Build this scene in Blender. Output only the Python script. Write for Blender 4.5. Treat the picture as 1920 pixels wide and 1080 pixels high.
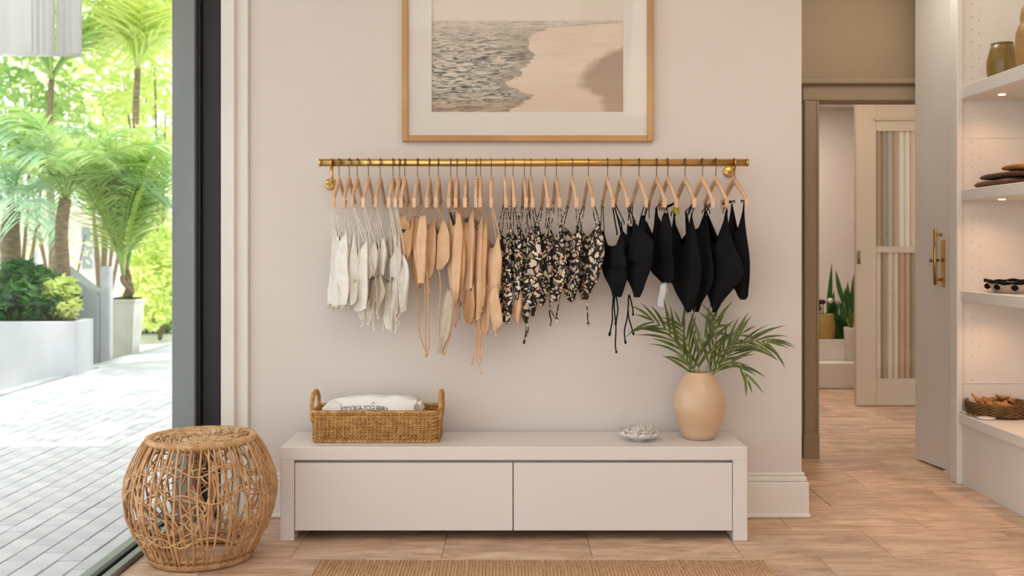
import bpy, math, random
from mathutils import Vector, Matrix, noise as mnoise
R = math.radians
random.seed(7)
scene = bpy.context.scene
for o in list(bpy.data.objects):
    bpy.data.objects.remove(o)
COL = scene.collection

# ------------------------------------------------------------------ camera
F = 1894.0            # focal length in pixels of a 1920 wide frame
H = 1.25              # eye height
VX, VY = 960.0, 465.0  # vanishing point
cam_d = bpy.data.cameras.new('camera')
cam = bpy.data.objects.new('camera', cam_d)
COL.objects.link(cam)
cam.location = (0, 0, H)
cam.rotation_euler = (R(90), 0, 0)
cam_d.sensor_width = 36
cam_d.lens = F / 1920 * 36
cam_d.shift_y = -(540 - VY) / 1920
cam_d.clip_end = 300
cam_d.dof.use_dof = True
cam_d.dof.focus_distance = 4.45
cam_d.dof.aperture_fstop = 2.8
scene.camera = cam

# ------------------------------------------------------------------ world, sun, lights, exposure
world = bpy.data.worlds.new('world')
scene.world = world
world.use_nodes = True
bg = world.node_tree.nodes['Background']
bg.inputs[0].default_value = (0.93, 0.97, 1.0, 1)
bg.inputs[1].default_value = 2.3

def light(name, kind, loc, rot, energy, color, **kw):
    d = bpy.data.lights.new(name, kind)
    d.energy = energy
    d.color = color
    for k, v in kw.items():
        setattr(d, k, v)
    o = bpy.data.objects.new(name, d)
    COL.objects.link(o)
    o.location = loc
    o.rotation_euler = rot
    return o

light('sun', 'SUN', (0, 0, 20), (R(18), R(7), 0), 3.4, (1.0, 0.95, 0.86), angle=R(1.2))
WARM = (1.0, 0.83, 0.66)
NEUT = (1.0, 0.91, 0.84)
light('added_ceiling_fill', 'AREA', (-0.3, 2.2, 2.98), (0, 0, 0), 14, NEUT, shape='RECTANGLE', size=1.6, size_y=1.6)  # unseen lamp added to fill the room from above
light('added_ceiling_fill', 'AREA', (1.3, 2.7, 2.80), (R(50), 0, 0), 15, WARM, shape='RECTANGLE', size=1.0, size_y=1.6)  # added fill, tilted to wash the right of the display wall
light('added_ceiling_fill', 'AREA', (0.2, -0.6, 2.98), (0, 0, 0), 8, NEUT, shape='RECTANGLE', size=2.6, size_y=1.6)  # further unseen fill added behind the camera
light('passage_light', 'AREA', (2.0, 5.35, 2.96), (0, 0, 0), 6.3, (1.0, 0.93, 0.82), shape='SQUARE', size=0.4)
light('far_room_light', 'AREA', (2.3, 7.2, 2.66), (0, 0, 0), 9, WARM, shape='SQUARE', size=0.8)
light('far_room_light', 'AREA', (2.6, 9.3, 2.66), (0, 0, 0), 26, (1.0, 0.86, 0.72), shape='SQUARE', size=1.0)

vs = scene.view_settings
vs.view_transform = 'Standard'
vs.look = 'None'
vs.exposure = 0.0
vs.gamma = 1.0
vs.use_curve_mapping = False

# ------------------------------------------------------------------ helpers
def PX(px, Y): return (px - VX) * Y / F
def PZ(py, Y): return H - (py - VY) * Y / F
def P(px, py, Y): return Vector((PX(px, Y), Y, PZ(py, Y)))

def lin(c):
    out = []
    for v in c[:3]:
        v = v / 255.0
        out.append(v / 12.92 if v <= 0.04045 else ((v + 0.055) / 1.055) ** 2.4)
    return (out[0], out[1], out[2], 1)

def tag(o, label=None, cat=None, group=None, kind=None):
    if label: o['label'] = label
    if cat: o['category'] = cat
    if group: o['group'] = group
    if kind: o['kind'] = kind
    return o

def empty(name, loc=(0, 0, 0), rz=0):
    o = bpy.data.objects.new(name, None)
    o.empty_display_size = 0.05
    COL.objects.link(o)
    o.location = loc
    o.rotation_euler = (0, 0, rz)
    return o

def link(name, mesh, parent=None):
    o = bpy.data.objects.new(name, mesh)
    COL.objects.link(o)
    if parent is not None:
        o.parent = parent
        # children are written in world coordinates unless stated otherwise
        o.matrix_parent_inverse = Matrix.Translation(-Vector(parent.location)) if parent.rotation_euler.z == 0 \
            else (Matrix.Translation(parent.location) @ parent.rotation_euler.to_matrix().to_4x4()).inverted()
    return o

class MB:
    def __init__(s):
        s.v = []; s.f = []; s.sm = []
    def add(s, vs, fs, smooth=False):
        b = len(s.v)
        s.v += [tuple(v) for v in vs]
        s.f += [tuple(i + b for i in f) for f in fs]
        s.sm += [smooth] * len(fs)
        return s
    def box(s, x0, x1, y0, y1, z0, z1, bev=0.0):
        if x0 > x1: x0, x1 = x1, x0
        if y0 > y1: y0, y1 = y1, y0
        if z0 > z1: z0, z1 = z1, z0
        if bev <= 0:
            v = [(x0,y0,z0),(x1,y0,z0),(x1,y1,z0),(x0,y1,z0),(x0,y0,z1),(x1,y0,z1),(x1,y1,z1),(x0,y1,z1)]
            f = [(0,3,2,1),(4,5,6,7),(0,1,5,4),(1,2,6,5),(2,3,7,6),(3,0,4,7)]
            return s.add(v, f)
        b = min(bev, (x1-x0)/2.01, (y1-y0)/2.01, (z1-z0)/2.01)
        v = []
        for (X, sx) in ((x0, 1), (x1, -1)):
            for (Y, sy) in ((y0, 1), (y1, -1)):
                for (Z, sz) in ((z0, 1), (z1, -1)):
                    v += [(X, Y + sy*b, Z + sz*b), (X + sx*b, Y, Z + sz*b), (X + sx*b, Y + sy*b, Z)]
        def i(a, c, d, k): return ((a*2 + c)*2 + d)*3 + k
        f = [(i(0,0,0,0), i(0,0,1,0), i(0,1,1,0), i(0,1,0,0)), (i(1,0,0,0), i(1,1,0,0), i(1,1,1,0), i(1,0,1,0)),
             (i(0,0,0,1), i(1,0,0,1), i(1,0,1,1), i(0,0,1,1)), (i(0,1,0,1), i(0,1,1,1), i(1,1,1,1), i(1,1,0,1)),
             (i(0,0,0,2), i(0,1,0,2), i(1,1,0,2), i(1,0,0,2)), (i(0,0,1,2), i(1,0,1,2), i(1,1,1,2), i(0,1,1,2))]
        for a in (0, 1):
            for c in (0, 1):
                e = (i(a,c,0,0), i(a,c,0,1), i(a,c,1,1), i(a,c,1,0)); f.append(e if (a + c) % 2 == 0 else e[::-1])
                e = (i(a,0,c,0), i(a,0,c,2), i(a,1,c,2), i(a,1,c,0)); f.append(e if (a + c) % 2 else e[::-1])
                e = (i(0,a,c,1), i(0,a,c,2), i(1,a,c,2), i(1,a,c,1)); f.append(e if (a + c) % 2 == 0 else e[::-1])
        for a in (0, 1):
            for c in (0, 1):
                for d in (0, 1):
                    t = (i(a,c,d,0), i(a,c,d,1), i(a,c,d,2)); f.append(t if (a+c+d) % 2 else t[::-1])
        return s.add(v, f)
    def tube(s, pts, r, n=6, closed=False, cap=True, smooth=True, flat=None):
        pts = [Vector(p) for p in pts]
        m = len(pts)
        rr = r if isinstance(r, (list, tuple)) else [r] * m
        base = []
        ref = Vector((0, 0, 1))
        t0 = (pts[1] - pts[0]).normalized()
        if abs(t0.dot(ref)) > 0.9: ref = Vector((1, 0, 0))
        nrm = (ref - t0 * ref.dot(t0)).normalized()
        for k in range(m):
            if closed: t = pts[(k + 1) % m] - pts[k - 1]
            elif k == 0: t = pts[1] - pts[0]
            elif k == m - 1: t = pts[-1] - pts[-2]
            else: t = pts[k + 1] - pts[k - 1]
            if t.length < 1e-9: t = t0.copy()
            t.normalize(); t0 = t
            nrm = nrm - t * nrm.dot(t)
            if nrm.length < 1e-6: nrm = t.orthogonal()
            nrm.normalize()
            bn = t.cross(nrm)
            for j in range(n):
                a = 2 * math.pi * j / n
                base.append(pts[k] + (nrm * math.cos(a) + bn * math.sin(a) * (flat or 1)) * rr[k])
        f = []
        for k in range(m if closed else m - 1):
            k2 = (k + 1) % m
            for j in range(n):
                j2 = (j + 1) % n
                f.append((k*n + j, k*n + j2, k2*n + j2, k2*n + j))
        if not closed and cap:
            f.append(tuple(range(n - 1, -1, -1)))
            f.append(tuple((m - 1)*n + j for j in range(n)))
        return s.add(base, f, smooth)
    def lathe(s, c, prof, n=32, smooth=True, rfun=None):
        v = []
        m = len(prof)
        for k, (r, z) in enumerate(prof):
            for j in range(n):
                a = 2 * math.pi * j / n
                q = r if rfun is None else r * rfun(a, k / (m - 1))
                v.append((c[0] + q * math.cos(a), c[1] + q * math.sin(a), c[2] + z))
        f = []
        for k in range(m - 1):
            for j in range(n):
                j2 = (j + 1) % n
                f.append((k*n + j, k*n + j2, (k+1)*n + j2, (k+1)*n + j))
        return s.add(v, f, smooth)
    def bar(s, a, b, w, h, up=(0, 0, 1), w2=None, h2=None):
        a = Vector(a); b = Vector(b)
        t = (b - a).normalized()
        up = Vector(up)
        sd = t.cross(up)
        if sd.length < 1e-6: sd = t.orthogonal()
        sd.normalize()
        u = sd.cross(t)
        w2 = w if w2 is None else w2; h2 = h if h2 is None else h2
        v = []
        for p, ww, hh in ((a, w, h), (b, w2, h2)):
            for sx, sy in ((-1,-1),(1,-1),(1,1),(-1,1)):
                v.append(p + sd * sx * ww/2 + u * sy * hh/2)
        return s.add(v, [(3,2,1,0),(4,5,6,7),(0,1,5,4),(1,2,6,5),(2,3,7,6),(3,0,4,7)])
    def mesh(s, name, m):
        me = bpy.data.meshes.new(name)
        me.from_pydata(s.v, [], s.f)
        me.polygons.foreach_set('use_smooth', s.sm)
        if m: me.materials.append(m)
        me.validate()
        me.update()
        return me
    def build(s, name, m, parent=None):
        return link(name, s.mesh(name, m), parent)

def copy_tree(o, parent=None):
    c = o.copy(); COL.objects.link(c)
    if parent is not None: c.parent = parent
    for ch in list(o.children):
        copy_tree(ch, c)
    return c

# ------------------------------------------------------------------ materials
def new_mat(name):
    m = bpy.data.materials.new(name)
    m.use_nodes = True
    return m, m.node_tree, m.node_tree.nodes['Principled BSDF']

def mat(name, c, rough=0.6, c2=None, scale=8.0, metal=0.0, bump=0.0, bscale=None, stretch=None, spec=None, sheen=0, trans=0, detail=4, island=0.0, coat=0):
    m, nt, b = new_mat(name)
    N, L = nt.nodes, nt.links
    b.inputs['Base Color'].default_value = lin(c)
    b.inputs['Roughness'].default_value = rough
    b.inputs['Metallic'].default_value = metal
    if spec is not None: b.inputs['Specular IOR Level'].default_value = spec
    if sheen: b.inputs['Sheen Weight'].default_value = sheen
    if coat: b.inputs['Coat Weight'].default_value = coat
    tc = N.new('ShaderNodeTexCoord')
    mp = N.new('ShaderNodeMapping')
    L.new(tc.outputs['Object'], mp.inputs['Vector'])
    if stretch: mp.inputs['Scale'].default_value = stretch
    col = None
    if c2 is not None:
        n = N.new('ShaderNodeTexNoise')
        n.inputs['Scale'].default_value = scale
        n.inputs['Detail'].default_value = detail
        L.new(mp.outputs[0], n.inputs['Vector'])
        r = N.new('ShaderNodeValToRGB')
        r.color_ramp.elements[0].position = 0.36; r.color_ramp.elements[0].color = lin(c)
        r.color_ramp.elements[1].position = 0.64; r.color_ramp.elements[1].color = lin(c2)
        L.new(n.outputs['Fac'], r.inputs['Fac'])
        col = r.outputs['Color']
    if island:
        oi = N.new('ShaderNodeObjectInfo')
        hs = N.new('ShaderNodeHueSaturation')
        if col is None: hs.inputs['Color'].default_value = lin(c)
        else: L.new(col, hs.inputs['Color'])
        mr = N.new('ShaderNodeMapRange')
        mr.inputs['To Min'].default_value = 1 - island; mr.inputs['To Max'].default_value = 1 + island
        L.new(oi.outputs['Random'], mr.inputs['Value'])
        L.new(mr.outputs[0], hs.inputs['Value'])
        col = hs.outputs['Color']
    if col is not None: L.new(col, b.inputs['Base Color'])
    if bump:
        n2 = N.new('ShaderNodeTexNoise')
        n2.inputs['Scale'].default_value = bscale or scale
        n2.inputs['Detail'].default_value = 5
        L.new(mp.outputs[0], n2.inputs['Vector'])
        bp = N.new('ShaderNodeBump')
        bp.inputs['Strength'].default_value = bump
        bp.inputs['Distance'].default_value = 0.01
        L.new(n2.outputs['Fac'], bp.inputs['Height'])
        L.new(bp.outputs[0], b.inputs['Normal'])
    if trans:
        tr = N.new('ShaderNodeBsdfTranslucent')
        if col is not None: L.new(col, tr.inputs['Color'])
        else: tr.inputs['Color'].default_value = lin(c)
        mx = N.new('ShaderNodeMixShader')
        mx.inputs[0].default_value = trans
        L.new(b.outputs[0], mx.inputs[1]); L.new(tr.outputs[0], mx.inputs[2])
        L.new(mx.outputs[0], N['Material Output'].inputs['Surface'])
    return m

M = {}
M['wall'] = mat('wall_paint', (221, 212, 207), 0.75, (217, 207, 201), 1.2, bump=0.03, bscale=60)
M['ceiling'] = mat('ceiling_paint', (236, 231, 225), 0.8, (232, 227, 221), 1.0)
M['trim'] = mat('white_trim_paint', (233, 228, 222), 0.45, (228, 223, 216), 2.0)
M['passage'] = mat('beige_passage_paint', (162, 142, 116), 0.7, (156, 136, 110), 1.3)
M['door_paint'] = mat('beige_door_paint', (204, 186, 162), 0.55, (198, 180, 155), 1.3)
M['bench'] = mat('white_lacquer', (229, 223, 221), 0.32, (225, 218, 215), 0.8, bump=0.01, bscale=30)
M['shadow_gap'] = mat('bench_gap_shade', (190, 182, 174), 0.6, (180, 172, 164), 4)  # darker than the lacquer: shade in the drawer gap put into the colour
M['travertine'] = None
M['grout'] = mat('grout', (170, 138, 108), 0.85, (172, 145, 118), 30)
M['brass'] = mat('brushed_brass', (222, 184, 116), 0.28, (210, 170, 102), 40, metal=1.0, stretch=(0.1, 1, 1))
M['hook'] = mat('hook_wire', (150, 132, 100), 0.35, (128, 112, 84), 30, metal=0.9)
M['wood'] = mat('hanger_beech', (226, 190, 156), 0.5, (210, 170, 134), 14, stretch=(1, 1, 0.2), island=0.10)
M['wood_tip'] = mat('hanger_tip_beech', (232, 196, 162), 0.5, (218, 176, 140), 18, island=0.08)
M['oak'] = mat('oak_frame', (199, 152, 98), 0.45, (180, 131, 78), 9, stretch=(0.3, 1, 0.3), bump=0.05, bscale=60)
M['mat_board'] = mat('picture_mat', (232, 225, 218), 0.8, (228, 221, 214), 2)
M['black_metal'] = mat('black_metal', (15, 17, 19), 0.5, (12, 13, 15), 5, metal=0.0, spec=0.5)
M['grey_metal'] = mat('grey_metal', (132, 136, 134), 0.4, (118, 123, 123), 2.2, metal=0.2, stretch=(1, 1, 0.4))
M['ivory'] = mat('ivory_fabric', (252, 248, 241), 0.85, (247, 240, 229), 30, bump=0.15, bscale=220, trans=0.2, sheen=0.2)
M['cream'] = mat('cream_fabric', (226, 212, 190), 0.85, (214, 198, 174), 30, bump=0.15, bscale=220, trans=0.25)
M['tan'] = mat('tan_fabric', (238, 200, 162), 0.75, (228, 186, 146), 18, bump=0.15, bscale=220, sheen=0.2, trans=0.08)
M['camel'] = mat('camel_fabric', (224, 180, 134), 0.75, (212, 166, 120), 18, bump=0.15, bscale=220, sheen=0.2, trans=0.08)
M['black'] = mat('black_fabric', (9, 9, 12), 0.8, (14, 14, 18), 24, bump=0.15, bscale=200, spec=0.2)
M['tagpaper'] = mat('white_tag', (225, 224, 226), 0.6, (212, 212, 218), 30)
M['rattan'] = mat('rattan_cane', (208, 168, 124), 0.5, (182, 136, 92), 22, bump=0.2, bscale=90, island=0.16)
M['rattan_light'] = mat('rattan_pale', (220, 184, 140), 0.5, (192, 148, 102), 30, bump=0.25, bscale=90)
M['seagrass'] = mat('seagrass_rope', (212, 166, 102), 0.65, (176, 126, 68), 45, bump=0.4, bscale=160)
M['vase'] = mat('vase_glaze', (214, 182, 150), 0.34, (203, 169, 136), 5, bump=0.12, bscale=12, stretch=(0.4, 0.4, 3), coat=0.25)
M['soil'] = mat('dark_soil', (52, 42, 32), 0.95, (30, 26, 20), 40, bump=0.5, bscale=80)
M['leaf'] = mat('palm_leaf', (104, 116, 50), 0.45, (70, 88, 34), 14, trans=0.25, island=0.2)
M['stem'] = mat('palm_stem', (138, 150, 66), 0.5, (110, 124, 50), 20)
M['leaf_tip'] = mat('yellow_stem', (190, 186, 40), 0.5, (170, 170, 50), 20)
M['shell'] = mat('pearl_shell', (248, 242, 238), 0.28, (240, 230, 224), 14, coat=0.5, trans=0.15)
M['paper'] = mat('white_paper_bag', (236, 233, 230), 0.7, (228, 224, 221), 4, bump=0.25, bscale=9)
M['ink'] = mat('dark_print_ink', (52, 48, 46), 0.7, (60, 55, 52), 30)
M['tissue'] = mat('greige_tissue', (196, 180, 168), 0.7, (180, 164, 152), 12)
M['jute'] = mat('jute_rug', (214, 178, 140), 0.9, (192, 152, 114), 70, bump=0.6, bscale=120)
M['paver'] = mat('white_paver', (216, 215, 222), 0.8, (203, 202, 210), 6, bump=0.1, bscale=40, island=0.06)
M['mortar'] = mat('paver_joint', (160, 158, 162), 0.9, (172, 170, 174), 20)
M['concrete'] = mat('white_concrete', (196, 198, 203), 0.7, (188, 190, 196), 1.5)
M['greywall'] = mat('grey_concrete', (164, 170, 178), 0.7, (176, 181, 188), 1.6)
M['potwhite'] = mat('white_planter', (222, 218, 210), 0.6, (206, 200, 186), 3)
M['ground'] = mat('outdoor_ground', (214, 212, 206), 0.9, (196, 196, 186), 3)
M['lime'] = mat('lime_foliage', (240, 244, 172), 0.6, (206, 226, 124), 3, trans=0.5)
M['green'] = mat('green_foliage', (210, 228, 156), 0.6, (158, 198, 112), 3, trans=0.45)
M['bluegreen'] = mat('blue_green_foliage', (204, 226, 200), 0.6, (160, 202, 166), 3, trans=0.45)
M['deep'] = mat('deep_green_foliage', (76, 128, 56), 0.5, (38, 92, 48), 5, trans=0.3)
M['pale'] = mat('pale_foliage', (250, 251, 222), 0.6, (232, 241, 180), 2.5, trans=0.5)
M['trunk'] = mat('palm_trunk', (150, 132, 106), 0.9, (112, 96, 74), 12, stretch=(1, 1, 4), bump=0.5, bscale=20)
M['canvas'] = mat('white_canvas', (250, 250, 250), 0.85, (246, 246, 247), 6, bump=0.1, bscale=40, trans=0.55)
M['stucco'] = mat('pale_stucco', (236, 222, 210), 0.9, (228, 210, 196), 2)
M['olive'] = mat('olive_glaze', (140, 118, 62), 0.35, (120, 98, 48), 9, coat=0.2)
M['ochre'] = mat('ochre_glaze', (176, 140, 84), 0.45, (156, 118, 66), 9)
M['leather'] = mat('brown_leather', (104, 72, 48), 0.6, (78, 52, 36), 12, bump=0.3, bscale=30)
M['leather2'] = mat('tan_leather', (170, 112, 58), 0.6, (146, 92, 46), 12, bump=0.3, bscale=30)
M['star'] = mat('starfish', (196, 146, 84), 0.8, (168, 118, 62), 30, bump=0.5, bscale=80)
M['stardark'] = mat('dark_basket', (132, 96, 52), 0.7, (98, 68, 36), 30, bump=0.5, bscale=60)
M['kraft'] = mat('yellow_pot', (178, 152, 84), 0.7, (160, 134, 70), 5)
M['flower'] = mat('dark_flower', (60, 40, 36), 0.8, (40, 30, 28), 20)
M['pinhole'] = mat('pin_hole', (60, 48, 40), 0.9, (50, 40, 34), 30)
M['fixture'] = None

def travertine_mat():
    m, nt, b = new_mat('travertine')
    N, L = nt.nodes, nt.links
    tc = N.new('ShaderNodeTexCoord'); oi = N.new('ShaderNodeObjectInfo')
    mul = N.new('ShaderNodeMath'); mul.operation = 'MULTIPLY'; mul.inputs[1].default_value = 37.0
    L.new(oi.outputs['Random'], mul.inputs[0])
    ad = N.new('ShaderNodeVectorMath'); ad.operation = 'ADD'
    L.new(tc.outputs['Object'], ad.inputs[0]); L.new(mul.outputs[0], ad.inputs[1])
    def noise(scale, st, det, rough=0.6, dist=0.0):
        mp = N.new('ShaderNodeMapping'); mp.inputs['Scale'].default_value = st
        L.new(ad.outputs[0], mp.inputs[0])
        n = N.new('ShaderNodeTexNoise'); n.inputs['Scale'].default_value = scale; n.inputs['Detail'].default_value = det
        n.inputs['Roughness'].default_value = rough; n.inputs['Distortion'].default_value = dist
        L.new(mp.outputs[0], n.inputs['Vector']); return n.outputs['Fac']
    def ramp(inp, stops):
        r = N.new('ShaderNodeValToRGB'); el = r.color_ramp.elements
        while len(el) < len(stops): el.new(0.5)
        for e, (q, c) in zip(el, stops): e.position = q; e.color = c
        L.new(inp, r.inputs[0]); return r.outputs[0]
    veins = ramp(noise(3.2, (1, 4.2, 1), 10, 0.68, 0.6), [(0.30, lin((172, 136, 108))), (0.42, lin((202, 168, 140))), (0.55, lin((224, 194, 168))), (0.72, lin((236, 212, 188)))])
    cloud = ramp(noise(4.5, (1, 1.6, 1), 6, 0.6), [(0.35, (0.82, 0.80, 0.78, 1)), (0.65, (1.06, 1.05, 1.04, 1))])
    mx = N.new('ShaderNodeMixRGB'); mx.blend_type = 'MULTIPLY'; mx.inputs[0].default_value = 1
    L.new(veins, mx.inputs[1]); L.new(cloud, mx.inputs[2])
    pits = ramp(noise(95, (1, 1.8, 1), 3), [(0.30, (0.62, 0.56, 0.5, 1)), (0.38, (1, 1, 1, 1))])
    m2 = N.new('ShaderNodeMixRGB'); m2.blend_type = 'MULTIPLY'; m2.inputs[0].default_value = 0.9
    L.new(mx.outputs[0], m2.inputs[1]); L.new(pits, m2.inputs[2])
    hs = N.new('ShaderNodeHueSaturation'); mr = N.new('ShaderNodeMapRange')
    mr.inputs['To Min'].default_value = 0.86; mr.inputs['To Max'].default_value = 1.12
    L.new(oi.outputs['Random'], mr.inputs['Value']); L.new(mr.outputs[0], hs.inputs['Value']); L.new(m2.outputs[0], hs.inputs['Color'])
    L.new(hs.outputs[0], b.inputs['Base Color'])
    b.inputs['Roughness'].default_value = 0.5
    bp = N.new('ShaderNodeBump'); bp.inputs['Strength'].default_value = 0.25; bp.inputs['Distance'].default_value = 0.004
    L.new(pits, bp.inputs['Height']); L.new(bp.outputs[0], b.inputs['Normal'])
    return m
M['travertine'] = travertine_mat()

def glass_mat(name, tint=(0.97, 0.985, 0.98, 1), refl=0.04, rough=0.0):
    m = bpy.data.materials.new(name); m.use_nodes = True
    nt = m.node_tree; N, L = nt.nodes, nt.links
    N.clear()
    out = N.new('ShaderNodeOutputMaterial')
    t = N.new('ShaderNodeBsdfTransparent'); t.inputs[0].default_value = tint
    g = N.new('ShaderNodeBsdfGlossy'); g.inputs['Roughness'].default_value = rough
    mx = N.new('ShaderNodeMixShader'); mx.inputs[0].default_value = refl
    L.new(t.outputs[0], mx.inputs[1]); L.new(g.outputs[0], mx.inputs[2])
    L.new(mx.outputs[0], out.inputs[0])
    return m
M['glass'] = glass_mat('window_glass')
M['picture_glass'] = glass_mat('picture_glass', (0.98, 0.98, 0.98, 1), 0.014, 0.03)

def reeded_mat():
    m, nt, b = new_mat('reeded_glass')
    N, L = nt.nodes, nt.links
    b.inputs['Transmission Weight'].default_value = 0.45
    b.inputs['IOR'].default_value = 1.3
    oi = N.new('ShaderNodeObjectInfo')
    r = N.new('ShaderNodeValToRGB'); r.color_ramp.interpolation = 'CONSTANT'  # tint per pane paints the bright and dim streaks of light behind
    el = r.color_ramp.elements
    el[0].position = 0; el[0].color = lin((236, 222, 202))
    el[1].position = 0.3; el[1].color = lin((186, 168, 142))
    e = el.new(0.5); e.color = lin((250, 244, 232))
    e = el.new(0.68); e.color = lin((196, 200, 184))
    e = el.new(0.82); e.color = lin((214, 186, 154))
    L.new(oi.outputs['Random'], r.inputs[0]); L.new(r.outputs[0], b.inputs['Base Color'])
    b.inputs['Roughness'].default_value = 0.2
    return m
M['reeded'] = reeded_mat()

def print_mat():
    m, nt, b = new_mat('black_floral_print')
    N, L = nt.nodes, nt.links
    tc = N.new('ShaderNodeTexCoord')
    n0 = N.new('ShaderNodeTexNoise'); n0.inputs['Scale'].default_value = 26; n0.inputs['Detail'].default_value = 1
    L.new(tc.outputs['Object'], n0.inputs['Vector'])
    ad = N.new('ShaderNodeMixRGB'); ad.blend_type = 'LINEAR_LIGHT'; ad.inputs[0].default_value = 0.03
    L.new(tc.outputs['Object'], ad.inputs[1]); L.new(n0.outputs['Color'], ad.inputs[2])
    v = N.new('ShaderNodeTexVoronoi'); v.feature = 'DISTANCE_TO_EDGE'; v.inputs['Scale'].default_value = 35
    L.new(ad.outputs[0], v.inputs['Vector'])
    n1 = N.new('ShaderNodeTexNoise'); n1.inputs['Scale'].default_value = 55; n1.inputs['Detail'].default_value = 2
    L.new(tc.outputs['Object'], n1.inputs['Vector'])
    mul = N.new('ShaderNodeMath'); mul.operation = 'MULTIPLY_ADD'; mul.inputs[1].default_value = 0.75
    L.new(n1.outputs['Fac'], mul.inputs[0]); 
    L.new(v.outputs['Distance'], mul.inputs[2])
    r = N.new('ShaderNodeValToRGB'); r.color_ramp.interpolation = 'CONSTANT'
    r.color_ramp.elements[0].position = 0; r.color_ramp.elements[0].color = (0, 0, 0, 1)
    r.color_ramp.elements[1].position = 0.53; r.color_ramp.elements[1].color = (1, 1, 1, 1)
    L.new(mul.outputs[0], r.inputs[0])
    v2 = N.new('ShaderNodeTexVoronoi'); v2.inputs['Scale'].default_value = 35
    L.new(ad.outputs[0], v2.inputs['Vector'])
    sp = N.new('ShaderNodeSeparateColor'); L.new(v2.outputs['Color'], sp.inputs[0])
    r2 = N.new('ShaderNodeValToRGB'); r2.color_ramp.interpolation = 'CONSTANT'
    cr = r2.color_ramp
    cr.elements[0].position = 0; cr.elements[0].color = lin((222, 204, 178))
    cr.elements[1].position = 0.4; cr.elements[1].color = lin((216, 176, 146))
    e = cr.elements.new(0.62); e.color = lin((196, 176, 156))
    e = cr.elements.new(0.84); e.color = lin((150, 138, 92))
    e = cr.elements.new(0.88); e.color = lin((226, 212, 194))
    L.new(sp.outputs[0], r2.inputs[0])
    mx = N.new('ShaderNodeMixRGB')
    mx.inputs[1].default_value = lin((22, 18, 18))
    L.new(r.outputs[0], mx.inputs[0]); L.new(r2.outputs[0], mx.inputs[2])
    L.new(mx.outputs[0], b.inputs['Base Color'])
    b.inputs['Roughness'].default_value = 0.75
    return m
M['print'] = print_mat()

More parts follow.
